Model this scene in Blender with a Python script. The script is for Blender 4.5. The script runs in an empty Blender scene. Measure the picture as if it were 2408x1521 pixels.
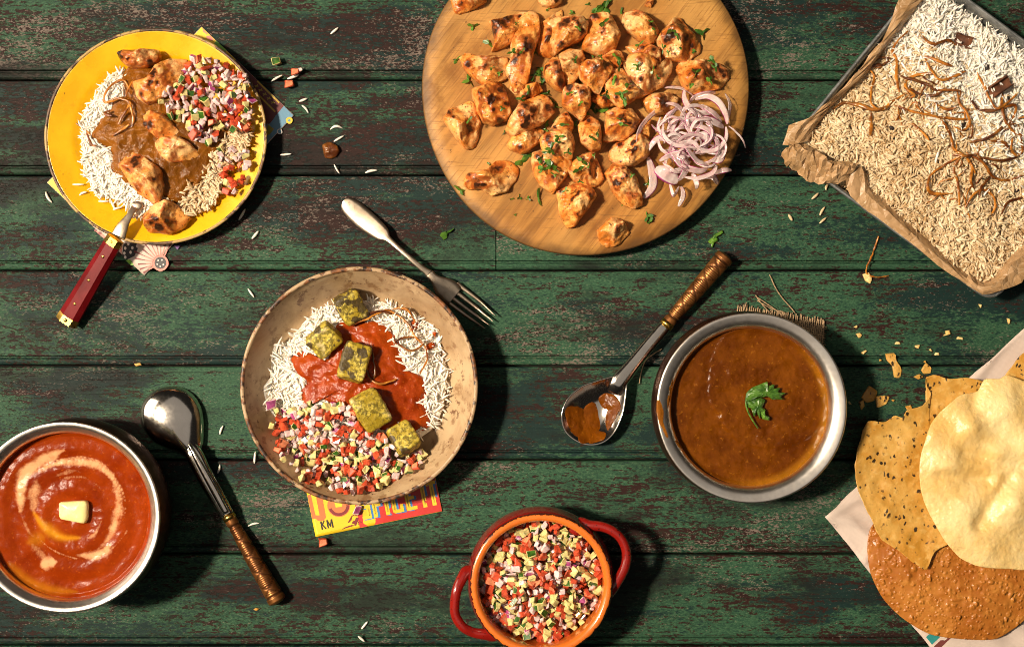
import bpy, bmesh, math, random
import numpy as np
from mathutils import Vector, Matrix, Euler
R = math.radians
random.seed(7); RNG = np.random.default_rng(7)
sc = bpy.context.scene
col = sc.collection
# ------------------------------------------------------------------ camera, light, exposure
HC = 1.6            # camera height over the table
S = 0.0005          # metres per photo unit (photo taken as 2408 x 1521 units) on the table top
cam_d = bpy.data.cameras.new('camera'); cam = bpy.data.objects.new('camera', cam_d); col.objects.link(cam)
cam.location = (0, 0, HC); cam.rotation_euler = (0, 0, 0)
cam_d.sensor_width = 36; cam_d.lens = 36 * HC / (2408 * S); cam_d.clip_start = 0.05; cam_d.clip_end = 50
sc.camera = cam
w = bpy.data.worlds.new('World'); sc.world = w; w.use_nodes = True
w.node_tree.nodes['Background'].inputs[0].default_value = (1.0, 0.9, 0.8, 1)
w.node_tree.nodes['Background'].inputs[1].default_value = 0.014
def area_lamp(name, loc, target, size, power, color):
    l = bpy.data.lights.new(name, 'AREA'); l.shape = 'SQUARE'; l.size = size; l.energy = power; l.color = color
    o = bpy.data.objects.new(name, l); col.objects.link(o); o.location = loc
    o.rotation_euler = (Vector(target) - Vector(loc)).to_track_quat('-Z', 'Y').to_euler()
    return o
EL = R(55)
key = area_lamp('key_lamp', (-5.2 * math.cos(EL), 0.35, 5.2 * math.sin(EL)), (0.02, -0.02, 0), 0.42, 30, (1.0, 0.84, 0.64))
key.data.spread = R(46)      # a grid on the lamp: the light falls off towards the corners of the table
area_lamp('side_lamp', (-3.9, 1.0, 2.05), (0.05, 0, 0), 2.6, 105, (1.0, 0.85, 0.68))
area_lamp('soft_lamp', (-0.3, 0.2, 3.0), (0, 0, 0), 3.8, 14, (1.0, 0.9, 0.8))
sc.view_settings.view_transform = 'Standard'; sc.view_settings.look = 'None'
sc.view_settings.exposure = 0.0; sc.view_settings.gamma = 1
sc.cycles.use_denoising = True
sc.cycles.max_bounces = 8
sc.cycles.filter_width = 1.0
# ------------------------------------------------------------------ helpers: coordinates and noise
def D(px, py, z=0.0):
    k = S * (HC - z) / HC
    return np.array([(px - 1204) * k, -(py - 760.5) * k, z])
def PX(n, z=0.0): return n * S * (HC - z) / HC
Q = 2880 / 2408
def view(ox, oy, f):        # a measured crop of the photo -> photo units
    return lambda x, y: ((ox + x / f) / Q, (oy + y / f) / Q)
zBoard = view(1150, 0, 2.055); zPlate = view(200, 100, 2.536); zBowl = view(640, 540, 1.521); zTray = view(2150, 0, 1.811)
zOnion = view(1700, 160, 3.307); zPap = view(2280, 880, 1.62); zPack = view(860, 1320, 5.733); zFork = view(940, 540, 3.802)
zRed = view(120, 560, 4.002); zSp1 = view(0, 1060, 2.2366); zSp2 = view(1540, 680, 2.001); zPot = view(1240, 1400, 3.63); zPaper = view(540, 40, 3.8025)
zCorner = view(2150, 300, 4.474)
def poly(zf, pts, z=0.0): return np.array([D(*zf(x, y), z)[:2] for x, y in pts])

def _h(ix, iy, iz):
    n = (ix.astype(np.int64) * 374761393 + iy.astype(np.int64) * 668265263 + iz.astype(np.int64) * 2147483647 // 7) & 0xffffffff
    n = ((n ^ (n >> 13)) * 1274126177) & 0xffffffff
    n = ((n ^ (n >> 16)) * 2246822519) & 0xffffffff
    return ((n ^ (n >> 15)) & 0xffff) / 65535.0
def vnoise(p):
    p = np.asarray(p, float); i = np.floor(p); f = p - i; u = f * f * (3 - 2 * f); i = i.astype(np.int64)
    r = 0
    for a in (0, 1):
        for b in (0, 1):
            for c in (0, 1):
                wgt = (u[:, 0] if a else 1 - u[:, 0]) * (u[:, 1] if b else 1 - u[:, 1]) * (u[:, 2] if c else 1 - u[:, 2])
                r = r + wgt * _h(i[:, 0] + a, i[:, 1] + b, i[:, 2] + c)
    return r
def fbm(p, freq, octs=3, seed=0.0, gain=0.5):
    p = np.asarray(p, float)
    if p.shape[1] == 2: p = np.c_[p, np.zeros(len(p))]
    p = p * freq + np.array([seed * 17.13 + 100, seed * 31.7 + 100, seed * 7.77 + 100]); a = 1.0; t = 0; s = 0
    for k in range(octs):
        s = s + a * (vnoise(p) - 0.5) * 2; t += a; a *= gain; p = p * 2.03 + 11.3
    return s / t
def sstep(a, b, x):
    t = np.clip((np.asarray(x, float) - a) / (b - a), 0, 1); return t * t * (3 - 2 * t)
def inside(pts, pl):
    x, y = pts[:, 0], pts[:, 1]; r = np.zeros(len(pts), bool); j = len(pl) - 1
    for i in range(len(pl)):
        xi, yi = pl[i]; xj, yj = pl[j]
        c = ((yi > y) != (yj > y)) & (x < (xj - xi) * (y - yi) / (yj - yi + 1e-15) + xi)
        r ^= c; j = i
    return r
def spline(pts, n, closed=True, sharp=0.0):
    P = np.asarray(pts, float); m = len(P)
    if closed: seg = np.r_[P, P[:1]]
    else: seg = P
    L = np.r_[0, np.cumsum(np.linalg.norm(np.diff(seg, axis=0), axis=1))]
    t = np.linspace(0, L[-1], n, endpoint=not closed)
    k = np.clip(np.searchsorted(L, t, side='right') - 1, 0, len(L) - 2)
    f = ((t - L[k]) / np.maximum(L[k + 1] - L[k], 1e-12))[:, None]
    def at(i): return P[i % m] if closed else P[np.clip(i, 0, m - 1)]
    p0, p1, p2, p3 = at(k - 1), at(k), at(k + 1), at(k + 2)
    c = 0.5 * ((2 * p1) + (-p0 + p2) * f + (2 * p0 - 5 * p1 + 4 * p2 - p3) * f**2 + (-p0 + 3 * p1 - 3 * p2 + p3) * f**3)
    lin = p1 + (p2 - p1) * f
    return c * (1 - sharp) + lin * sharp
# ------------------------------------------------------------------ helpers: objects
def tag(o, label=None, cat=None, group=None, kind=None):
    for k, v in (('label', label), ('category', cat), ('group', group), ('kind', kind)):
        if v: o[k] = v
    return o
def mesh(V, F, mats, smooth=True, attrs=None, fm=None, name='m'):
    me = bpy.data.meshes.new(name)
    me.from_pydata([tuple(map(float, v)) for v in V], [], [tuple(int(i) for i in f) for f in F])
    for m in (mats if isinstance(mats, (list, tuple)) else [mats]): me.materials.append(m)
    if smooth: me.polygons.foreach_set('use_smooth', np.ones(len(me.polygons), bool))
    if fm is not None: me.polygons.foreach_set('material_index', np.asarray(fm, np.int32))
    for k, v in (attrs or {}).items():
        a = me.attributes.new(k, 'FLOAT', 'POINT'); a.data.foreach_set('value', np.asarray(v, np.float32))
    me.update(); return me
def link(name, me, parent=None, origin=None, **kw):
    """link a mesh given in world coordinates; its origin goes to `origin` (default: middle of its base, or the parent's place)"""
    n = len(me.vertices); co = np.empty(n * 3, np.float32); me.vertices.foreach_get('co', co); co = co.reshape(-1, 3)
    if parent is not None: o0 = np.array(parent['at'])
    elif origin is not None: o0 = np.array(origin, float)
    else: o0 = np.array([(co[:, 0].min() + co[:, 0].max()) / 2, (co[:, 1].min() + co[:, 1].max()) / 2, co[:, 2].min()])
    co = co - o0; me.vertices.foreach_set('co', co.astype(np.float32).ravel()); me.update()
    o = bpy.data.objects.new(name, me); col.objects.link(o); me.name = name
    o['at'] = [float(x) for x in o0]
    if parent is not None: o.parent = parent
    else: o.location = o0
    tag(o, **kw); return o
def empty(name, loc, label=None, cat=None, group=None, kind=None):
    o = bpy.data.objects.new(name, None); o.empty_display_size = 0.02; col.objects.link(o); o.location = loc; o['at'] = [float(x) for x in loc]
    return tag(o, label, cat, group, kind)
def join(parts):
    V, F, off = [], [], 0
    for v, f in parts:
        V.append(np.asarray(v, float)); F += [tuple(i + off for i in q) for q in f]; off += len(v)
    return np.concatenate(V), F
# ------------------------------------------------------------------ helpers: shapes
def lathe(prof, n=96, c=(0, 0), wob=None):
    prof = np.asarray(prof, float); th = np.linspace(0, 2 * np.pi, n, endpoint=False); V = []; F = []
    for r, z in prof:
        V.append(np.c_[c[0] + r * np.cos(th), c[1] + r * np.sin(th), np.full(n, z)])
    V = np.concatenate(V)
    for k in range(len(prof) - 1):
        for j in range(n):
            a, b = k * n + j, k * n + (j + 1) % n; F.append((a, b, b + n, a + n))
    if wob: V = wob(V)
    return V, F
def smooth_prof(pts, n): return spline(pts, n, closed=False)
def tube(pts, rad, n=8, flat=(1, 1), up=(0, 0, 1), caps=True, sub=0):
    P = np.asarray(pts, float)
    if sub: P = spline(P, sub, closed=False)
    m = len(P); r = np.interp(np.linspace(0, 1, m), np.linspace(0, 1, len(rad)), rad) if np.ndim(rad) else np.full(m, rad)
    T = np.gradient(P, axis=0); T /= np.linalg.norm(T, axis=1)[:, None] + 1e-12
    U = np.tile(np.array(up, float), (m, 1)); A = np.cross(T, U); A /= np.linalg.norm(A, axis=1)[:, None] + 1e-9; B = np.cross(A, T)
    th = np.linspace(0, 2 * np.pi, n, endpoint=False)
    V = (P[:, None, :] + (A[:, None, :] * np.cos(th)[None, :, None] * flat[0] + B[:, None, :] * np.sin(th)[None, :, None] * flat[1]) * r[:, None, None]).reshape(-1, 3)
    F = [(k * n + j, k * n + (j + 1) % n, (k + 1) * n + (j + 1) % n, (k + 1) * n + j) for k in range(m - 1) for j in range(n)]
    if caps: F += [tuple(range(n))[::-1], tuple((m - 1) * n + j for j in range(n))]
    return V, F
def prism(pl, z0, z1):
    n = len(pl); V = np.r_[np.c_[pl, np.full(n, z0)], np.c_[pl, np.full(n, z1)]]
    F = [(i, (i + 1) % n, n + (i + 1) % n, n + i) for i in range(n)] + [tuple(range(n))[::-1], tuple(range(n, 2 * n))]
    return V, F
def blob(pl, z0, h, n=64, m=16, q=0.6, lump=0.0, lf=40, rough=0.0, rf=150, edge=0.0, ef=60, seed=0, cuts=0, sharp=0.3, base=None, under=0.9, close=True):
    """dome over an outline; returns V, F, s (1 at the rim, 0 in the middle) and local height"""
    rs = np.random.default_rng(int(seed * 1000) + 5)
    B = spline(pl, n, True, sharp); c = B.mean(0)
    if edge: B = c + (B - c) * (1 + edge * fbm(B, ef, 3, seed))[:, None]
    t = np.linspace(np.pi / 2, 0.04, m); ss = np.sin(t); hh = np.cos(t) ** q; hh[0] = 0
    size = np.sqrt(((B - c) ** 2).sum(1).mean())
    V = [c + (B - c) * s for s in ss] + [c[None]]; Z = [np.full(n, h * k) for k in hh] + [np.array([h])]; s_all = [np.full(n, s) for s in ss] + [np.array([0.0])]
    V = np.concatenate(V); Z = np.concatenate(Z); s_all = np.concatenate(s_all)
    edg = np.zeros(len(Z))
    Z0 = Z.copy()
    for k in range(cuts):
        a = rs.uniform(0, 2 * np.pi); sl = rs.uniform(0.3, 1.3) * h / size; off = rs.uniform(0.75, 1.1) * h
        pln = off + sl * ((V - c) @ np.array([np.cos(a), np.sin(a)])) + 0.15 * h
        d = 0.11 * h; e = np.clip(0.5 + 0.5 * (pln - Z) / d, 0, 1); edg = np.maximum(edg, 4 * e * (1 - e) * (Z > 0.3 * h)); Z = np.where(Z > 0, pln * (1 - e) + Z * e - d * e * (1 - e), 0); Z = np.maximum(Z, 0)
    fade = sstep(0, 0.35, Z / max(h, 1e-9))
    Z = np.maximum(Z, 0.42 * Z0) * .75 + .25 * Z
    if lump: Z = Z + lump * fbm(V, lf, 3, seed + 3) * fade
    if rough: Z = Z + rough * fbm(np.c_[V, Z], rf, 3, seed + 9) * fade
    b = base(V) if base is not None else z0
    V3 = np.c_[V, Z + b]; F = []
    for k in range(m - 1):
        for j in range(n):
            a, bb = k * n + j, k * n + (j + 1) % n; F.append((a, bb, bb + n, a + n))
    for j in range(n): F.append(((m - 1) * n + j, (m - 1) * n + (j + 1) % n, m * n))
    if close:
        i0 = len(V3); low = c + (B - c) * under; zb = (base(low) if base is not None else np.full(n, z0)) - 0.001
        V3 = np.r_[V3, np.c_[low, zb]]; s_all = np.r_[s_all, np.full(n, 1.0)]; Z = np.r_[Z, np.zeros(n)]
        F += [((j + 1) % n, j, i0 + j, i0 + (j + 1) % n) for j in range(n)]
    blob.edge = np.r_[edg, np.zeros(len(V3) - len(edg))]
    return V3, F, s_all, Z
def ribbon(pts, width, thick, z, n=18, lift=None, tilt=0.0, taper=0.5, wave=0.0, seed=0):
    """flat curved strip with thickness; returns V, F and side (0..1 across)"""
    P = spline(pts, n, closed=False); T = np.gradient(P, axis=0); T /= np.linalg.norm(T, axis=1)[:, None] + 1e-12
    Nn = np.c_[-T[:, 1], T[:, 0]]; t = np.linspace(0, 1, n)
    wd = width * (0.1 + 0.9 * np.sin(np.pi * np.clip(t, 0.02, 0.98)) ** taper)
    zc = z + (np.interp(t, np.linspace(0, 1, len(lift)), lift) if lift is not None else 0) + wave * np.sin(t * 9 + seed)
    V = []; side = []
    for k, (a, dz) in enumerate(((-.5, -.5), (-.5, .5), (-.17, .54), (.17, .54), (.5, .5), (.5, -.5))):
        q = P + Nn * (wd * a)[:, None]; V.append(np.c_[q, zc + dz * thick + a * wd * tilt]); side.append(np.full(n, a + 0.5))
    V = np.stack(V, 1).reshape(-1, 3); side = np.stack(side, 1).ravel(); m = 6
    F = [(k * m + j, k * m + (j + 1) % m, (k + 1) * m + (j + 1) % m, (k + 1) * m + j) for k in range(n - 1) for j in range(m)]
    F += [tuple(range(m))[::-1], tuple((n - 1) * m + j for j in range(m))]
    return V, F, side
def scatter(pl, n, rng=RNG):
    lo, hi = pl.min(0), pl.max(0); out = np.zeros((0, 2))
    while len(out) < n:
        p = rng.uniform(lo, hi, (n * 3, 2)); out = np.r_[out, p[inside(p, pl)]]
    return out[:n]
def grain_mesh(pts, L, Wd, mat, tilt=0.3, curve=0.12, rng=RNG, yaw=None):
    N = len(pts); k = 6; sides = 6
    tt = np.linspace(-1, 1, k); pr = np.array([0.45, 0.85, 1.0, 1.0, 0.85, 0.4]); th = np.linspace(0, 2 * np.pi, sides, endpoint=False)
    t = np.repeat(tt, sides); rr = np.repeat(pr, sides); c = np.tile(np.cos(th), k); s = np.tile(np.sin(th), k)
    t = np.r_[t, -1.12, 1.12]; rr = np.r_[rr, 0, 0]; c = np.r_[c, 0, 0]; s = np.r_[s, 0, 0]
    Ls = L * rng.uniform(0.72, 1.15, N); Ws = Wd * rng.uniform(0.8, 1.15, N); cv = rng.normal(0, curve, N) * Ls
    x = t[None] * Ls[:, None] / 2; y = rr[None] * c[None] * Ws[:, None] / 2 + cv[:, None] * (t[None] ** 2 - 0.4); z = rr[None] * s[None] * Ws[:, None] / 2 * 0.9
    ya = rng.uniform(0, 2 * np.pi, N) if yaw is None else yaw; pi = rng.normal(0, tilt, N); ro = rng.uniform(0, 2 * np.pi, N)
    y, z = y * np.cos(ro)[:, None] - z * np.sin(ro)[:, None], y * np.sin(ro)[:, None] + z * np.cos(ro)[:, None]
    x, z = x * np.cos(pi)[:, None] - z * np.sin(pi)[:, None], x * np.sin(pi)[:, None] + z * np.cos(pi)[:, None]
    x, y = x * np.cos(ya)[:, None] - y * np.sin(ya)[:, None], x * np.sin(ya)[:, None] + y * np.cos(ya)[:, None]
    V = np.stack([x + pts[:, 0:1], y + pts[:, 1:2], z + pts[:, 2:3]], 2).reshape(-1, 3)
    f = [(a * sides + j, a * sides + (j + 1) % sides, (a + 1) * sides + (j + 1) % sides, (a + 1) * sides + j) for a in range(k - 1) for j in range(sides)]
    e = k * sides
    f += [((j + 1) % sides, j, e, e) for j in range(sides)]
    f += [((k - 1) * sides + j, (k - 1) * sides + (j + 1) % sides, e + 1, e + 1) for j in range(sides)]
    F = [q if q[2] != q[3] else q[:3] for q in f]; nv = k * sides + 2
    allF = [tuple(i + g * nv for i in q) for g in range(N) for q in F]
    return mesh(V, allF, mat)
# ------------------------------------------------------------------ helpers: materials
class G:
    def __init__(s, name):
        s.m = bpy.data.materials.new(name); s.m.use_nodes = True; s.nt = s.m.node_tree; s.b = s.nt.nodes['Principled BSDF']
        s.tc = s.nt.nodes.new('ShaderNodeTexCoord'); s.oi = s.nt.nodes.new('ShaderNodeObjectInfo')
        s.obj = s.tc.outputs['Object']
        s.rnd = s.oi.outputs['Random']
        s.off = s.vm('ADD', s.obj, s.vm('SCALE', (3.1, 5.7, 9.3), s.rnd))
    def set(s, sock, v):
        if isinstance(v, bpy.types.NodeSocket): s.nt.links.new(v, sock)
        else:
            if hasattr(sock.default_value, '__len__') and not hasattr(v, '__len__'): v = (v, v, v, 1)[:len(sock.default_value)]
            if hasattr(v, '__len__') and len(v) == 3 and len(sock.default_value) == 4: v = (*v, 1)
            sock.default_value = v
    def n(s, typ, ins=None, **props):
        nd = s.nt.nodes.new('ShaderNode' + typ)
        for k, v in props.items(): setattr(nd, k, v)
        for k, v in (ins or {}).items(): s.set(nd.inputs[k], v)
        return nd
    def vm(s, op, a, b):
        nd = s.n('VectorMath', operation=op); s.set(nd.inputs[0], a)
        if op == 'SCALE': s.set(nd.inputs['Scale'], b)
        else: s.set(nd.inputs[1], b)
        return nd.outputs[0]
    def map(s, vec, scale=(1, 1, 1), rot=(0, 0, 0), loc=(0, 0, 0)):
        return s.n('Mapping', {'Vector': vec, 'Scale': scale, 'Rotation': rot, 'Location': loc}).outputs[0]
    def noise(s, vec, scale, detail=3, rough=0.55, dist=0.0):
        return s.n('TexNoise', {'Vector': vec, 'Scale': scale, 'Detail': detail, 'Roughness': rough, 'Distortion': dist}).outputs['Fac']
    def vor(s, vec, scale, feature='F1', out='Distance'):
        return s.n('TexVoronoi', {'Vector': vec, 'Scale': scale}, feature=feature).outputs[out]
    def math(s, op, a, b=0.0, clamp=False):
        nd = s.n('Math', operation=op, use_clamp=clamp); s.set(nd.inputs[0], a); s.set(nd.inputs[1], b); return nd.outputs[0]
    def add(s, a, b): return s.math('ADD', a, b)
    def mul(s, a, b): return s.math('MULTIPLY', a, b)
    def step(s, x, a, b):
        return s.n('MapRange', {'Value': x, 'From Min': a, 'From Max': b}, interpolation_type='SMOOTHSTEP').outputs[0]
    def mix(s, f, a, b, mode='MIX'):
        nd = s.n('Mix', data_type='RGBA', blend_type=mode); s.set(nd.inputs[0], f); s.set(nd.inputs[6], a); s.set(nd.inputs[7], b); return nd.outputs[2]
    def attr(s, name): return s.n('Attribute', attribute_name=name).outputs['Fac']
    def island(s): return s.n('NewGeometry').outputs['Random Per Island']
    def bump(s, h, strength=0.5, dist=0.001, normal=None):
        nd = s.n('Bump', {'Height': h, 'Strength': strength, 'Distance': dist})
        if normal is not None: s.set(nd.inputs['Normal'], normal)
        return nd.outputs[0]
    def out(s, base=None, rough=None, metal=None, normal=None, sss=None, spec=None, coat=None, trans=None, alpha=None, rad=(0.006, 0.003, 0.0015), ior=None):
        for k, v in (('Base Color', base), ('Roughness', rough), ('Metallic', metal), ('Normal', normal), ('Subsurface Weight', sss), ('Specular IOR Level', spec), ('Coat Weight', coat), ('Transmission Weight', trans), ('Alpha', alpha), ('IOR', ior)):
            if v is not None: s.set(s.b.inputs[k], v)
        if sss is not None: s.b.inputs['Subsurface Radius'].default_value = rad; s.b.inputs['Subsurface Scale'].default_value = 1.0
        if coat is not None: s.b.inputs['Coat Roughness'].default_value = 0.08
        return s.m
def m_planks():
    g = G('weathered_green_paint'); v = g.off
    f1 = g.noise(g.map(v, (150, 420, 150)), 1, 4, 0.72)            # flake-sized grain, a little longer along the plank
    f2 = g.noise(g.map(v, (300, 620, 200), loc=(7, 3, 1)), 1, 3, 0.7)
    streak = g.noise(g.map(v, (16, 240, 10), loc=(1, 9, 4)), 1, 4, 0.65)
    pb = g.noise(g.map(v, (6, 18, 5), loc=(3, 1, 8)), 1, 4, 0.62, 0.5)
    pw = g.noise(g.map(v, (5, 15, 5), loc=(11, 6, 2)), 1, 4, 0.62, 0.4)
    pt = g.noise(g.map(v, (3.4, 13, 5), loc=(5, 16, 2)), 1, 3, 0.6, 0.3)
    mid = g.noise(g.map(v, (55, 150, 60), loc=(2, 7, 5)), 1, 3, 0.65)
    under = g.mix(f2, (0.004, 0.0145, 0.0135), (0.010, 0.031, 0.027))   # old dark teal coat
    upper = g.mix(g.step(f2, 0.35, 0.7), (0.016, 0.052, 0.030), (0.046, 0.116, 0.060))   # newer green coat
    kg = g.step(g.add(g.add(g.mul(pt, 0.75), g.mul(f1, 0.5)), g.mul(mid, 0.35)), 0.72, 0.80)
    c = g.mix(kg, under, upper)
    brownm = g.step(g.add(g.add(g.mul(pb, 0.72), g.mul(f1, 0.95)), g.add(g.mul(streak, 0.4), g.add(g.mul(mid, 0.45), g.mul(g.math('SUBTRACT', g.rnd, 0.5), 0.12)))), 1.295, 1.345)
    brown = g.mix(f2, (0.009, 0.0038, 0.0032), (0.038, 0.0135, 0.0105))
    c = g.mix(brownm, c, brown)
    whitem = g.step(g.add(g.add(g.mul(pw, 0.8), g.mul(f2, 1.1)), g.add(g.mul(streak, 0.25), g.add(g.mul(mid, 0.35), g.mul(g.math('FRACT', g.mul(g.rnd, 7.0)), 0.08)))), 1.43, 1.50)
    white = g.mix(f1, (0.05, 0.040, 0.034), (0.27, 0.215, 0.18))
    c = g.mix(whitem, c, white)
    c = g.mix(g.mul(g.step(f2, 0.645, 0.70), 0.65), c, (0.17, 0.13, 0.105))
    dark = g.step(g.noise(g.map(v, (5, 15, 5), loc=(2, 2, 9)), 1, 6, 0.66), 0.50, 0.68); c = g.mix(g.mul(dark, 0.82), c, (0.008, 0.008, 0.007))  # wear stains, deepened so the colour also stands in for unlit areas
    crack = g.step(g.noise(g.map(v, (5, 520, 10), loc=(8, 2, 4)), 1, 2, 0.5), 0.69, 0.73); c = g.mix(g.mul(crack, 0.6), c, (0.008, 0.006, 0.005))
    h = g.add(g.mul(f1, 0.7), g.add(g.mul(g.math('SUBTRACT', 1.0, brownm), 0.8), g.add(g.mul(streak, 0.7), g.mul(crack, -0.8))))
    return g.out(c, g.add(0.42, g.mul(f1, 0.35)), normal=g.bump(h, 0.5, 0.0007), spec=0.16)
def m_plain(name, c, rough=0.5, metal=0.0, var=0.15, scale=60, bump=0.1, bd=0.0005, **kw):
    g = G(name); f = g.noise(g.off, scale, 4); d = tuple(x * (1 - var) for x in c); l = tuple(min(1, x * (1 + var)) for x in c)
    return g.out(g.mix(g.step(f, 0.3, 0.7), d, l), g.add(rough - 0.08, g.mul(f, 0.16)), metal, g.bump(g.noise(g.off, scale * 4, 3), bump, bd), **kw)
def m_chicken():
    g = G('grilled_chicken'); v = g.off; ch = g.attr('char')
    a = g.noise(v, 55, 4, 0.6, 0.4); b = g.noise(v, 210, 3, 0.65); e = g.noise(g.map(v, loc=(4, 4, 4)), 28, 3, 0.6)
    c = g.mix(g.step(a, 0.33, 0.66), (0.60, 0.17, 0.020), (0.80, 0.37, 0.09))
    c = g.mix(g.mul(g.step(e, 0.46, 0.62), 0.85), c, (0.87, 0.55, 0.23))
    c = g.mix(g.mul(g.step(b, 0.56, 0.66), 0.65), c, (0.45, 0.10, 0.015))
    c = g.mix(g.mul(g.step(g.noise(g.map(v, loc=(9, 1, 2)), 300, 3, 0.7), 0.60, 0.66), 0.85), c, (0.07, 0.018, 0.006))
    m2 = g.noise(g.map(v, loc=(1, 5, 3)), 110, 4, 0.7)
    k = g.add(ch, g.mul(g.math('SUBTRACT', m2, 0.5), 1.25))
    c = g.mix(g.mul(g.step(k, 0.0, 0.42), 0.85), c, (0.34, 0.065, 0.008))
    c = g.mix(g.mul(g.step(k, 0.5, 0.85), 0.95), c, (0.020, 0.007, 0.004))
    h = g.add(g.mul(a, 0.8), g.add(g.mul(b, 0.5), g.mul(g.noise(g.map(v, (60, 400, 60)), 1, 2), 0.35)))
    return g.out(c, g.add(0.18, g.mul(b, 0.3)), normal=g.bump(h, 0.8, 0.0018), sss=0.06, spec=0.5, rad=(0.003, 0.001, 0.0003))
def m_board():
    g = G('chopping_board_wood'); v = g.map(g.obj, rot=(0, 0, R(-52)))
    gr = g.noise(g.map(v, (7, 85, 10)), 1, 5, 0.6, 0.3); big = g.noise(g.map(v, (4, 9, 3)), 1, 3, 0.6); fine = g.noise(g.map(v, (26, 420, 30)), 1, 2)
    c = g.mix(g.step(gr, 0.3, 0.7), (0.21, 0.085, 0.014), (0.47, 0.215, 0.045)); c = g.mix(g.step(big, 0.4, 0.7), c, (0.56, 0.295, 0.08))
    saw = g.noise(g.map(g.obj, (20, 330, 1), rot=(0, 0, R(-58)), loc=(3, 2, 0)), 1, 3, 0.7)
    c = g.mix(g.mul(g.step(fine, 0.54, 0.68), 0.45), c, (0.18, 0.07, 0.014)); c = g.mix(g.mul(g.step(saw, 0.57, 0.68), 0.5), c, (0.17, 0.075, 0.018))
    sp = g.step(g.noise(g.obj, 15, 5, 0.66), 0.53, 0.70); c = g.mix(g.mul(sp, 0.75), c, (0.20, 0.075, 0.010))
    scr = g.step(g.noise(g.map(g.obj, (13, 210, 1), rot=(0, 0, R(24))), 1, 2), 0.66, 0.72); c = g.mix(g.mul(scr, 0.5), c, (0.13, 0.055, 0.013))
    spk = g.step(g.noise(g.obj, 170, 2), 0.70, 0.75); c = g.mix(g.mul(spk, 0.6), c, (0.10, 0.04, 0.01))
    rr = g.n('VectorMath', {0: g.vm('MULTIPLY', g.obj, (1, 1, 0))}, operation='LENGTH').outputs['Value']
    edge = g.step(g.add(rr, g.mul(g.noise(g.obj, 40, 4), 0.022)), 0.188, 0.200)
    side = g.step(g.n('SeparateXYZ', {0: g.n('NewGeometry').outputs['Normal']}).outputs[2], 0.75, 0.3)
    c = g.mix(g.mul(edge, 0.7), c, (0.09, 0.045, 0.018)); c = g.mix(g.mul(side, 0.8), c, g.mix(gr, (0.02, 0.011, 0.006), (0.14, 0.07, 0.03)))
    return g.out(c, g.add(0.42, g.mul(fine, 0.2)), normal=g.bump(g.add(g.mul(gr, 0.6), g.add(g.mul(saw, 0.7), g.mul(fine, 0.5))), 0.55, 0.0009), spec=0.3)
def m_enamel_yellow():
    g = G('yellow_enamel'); v = g.obj
    f = g.noise(v, 24, 4, 0.6); c = g.mix(g.step(f, 0.35, 0.7), (0.76, 0.39, 0.003), (0.84, 0.48, 0.006))
    c = g.mix(g.mul(g.step(g.noise(v, 90, 3), 0.6, 0.7), 0.3), c, (0.55, 0.28, 0.01))
    sp = g.step(g.noise(v, 260, 1), 0.77, 0.80); c = g.mix(g.mul(sp, 0.8), c, (0.14, 0.05, 0.01))
    return g.out(c, g.add(0.2, g.mul(f, 0.16)), normal=g.bump(g.noise(v, 45, 3), 0.12, 0.001), spec=0.5)
def m_chipped(name, paint, base1, base2, t0=0.5, t1=0.56, rough=0.45, sc=(38, 38, 38)):
    g = G(name); v = g.obj; f = g.noise(g.map(v, sc), 1, 4, 0.65); e = g.noise(v, 160, 3)
    c = g.mix(g.step(f, t0, t1), paint, g.mix(g.step(e, 0.35, 0.65), base1, base2))
    return g.out(c, g.add(rough - 0.1, g.mul(e, 0.25)), normal=g.bump(g.math('SUBTRACT', 1, g.step(f, t0, t1)), 0.5, 0.0006))
def m_old_bowl():
    g = G('worn_beige_enamel'); v = g.obj
    a = g.noise(v, 16, 5, 0.65, 0.5); b = g.noise(v, 75, 4, 0.65); d = g.noise(v, 230, 2)
    c = g.mix(g.step(a, 0.32, 0.68), (0.29, 0.18, 0.09), (0.50, 0.355, 0.205))
    c = g.mix(g.mul(g.step(b, 0.53, 0.66), 0.75), c, (0.2, 0.1, 0.04)); c = g.mix(g.mul(g.step(d, 0.68, 0.73), 0.85), c, (0.07, 0.028, 0.012))
    c = g.mix(g.mul(g.step(g.noise(g.map(v, loc=(3, 3, 3)), 34, 5, 0.7), 0.61, 0.66), 0.85), c, (0.11, 0.04, 0.015))
    return g.out(c, g.add(0.2, g.mul(b, 0.25)), normal=g.bump(g.add(b, g.mul(a, 2)), 0.25, 0.001), spec=0.6)
def m_sauce(name, c1, c2, c3, rough=0.16, sc=90, bump=0.4, spec=0.14):
    g = G(name); v = g.off; a = g.noise(v, sc * 0.35, 4, 0.6); b = g.noise(v, sc * 2.4, 3, 0.6); d = g.noise(v, sc, 5, 0.68)
    c = g.mix(g.step(g.add(g.mul(a, 0.6), g.mul(g.noise(v, 9, 3), 0.4)), 0.36, 0.62), c1, c2); c = g.mix(g.mul(g.step(b, 0.60, 0.70), 0.6), c, c3)
    cr = g.attr('cream'); k = g.step(g.add(cr, g.mul(g.math('SUBTRACT', d, 0.5), 1.1)), 0.30, 0.85); k = g.mul(k, g.step(cr, 0.02, 0.15))
    c = g.mix(g.mul(k, 0.85), c, (0.80, 0.42, 0.20)); oil = g.attr('oil'); c = g.mix(g.mul(oil, 0.85), c, (0.75, 0.33, 0.015))
    h = g.add(g.mul(d, 0.9), g.mul(b, 0.45))
    return g.out(c, g.add(rough * 0.75, g.mul(b, 0.12)), normal=g.bump(h, bump, 0.0016), sss=0.02, spec=spec, rad=(0.004, 0.0012, 0.0004))
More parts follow.
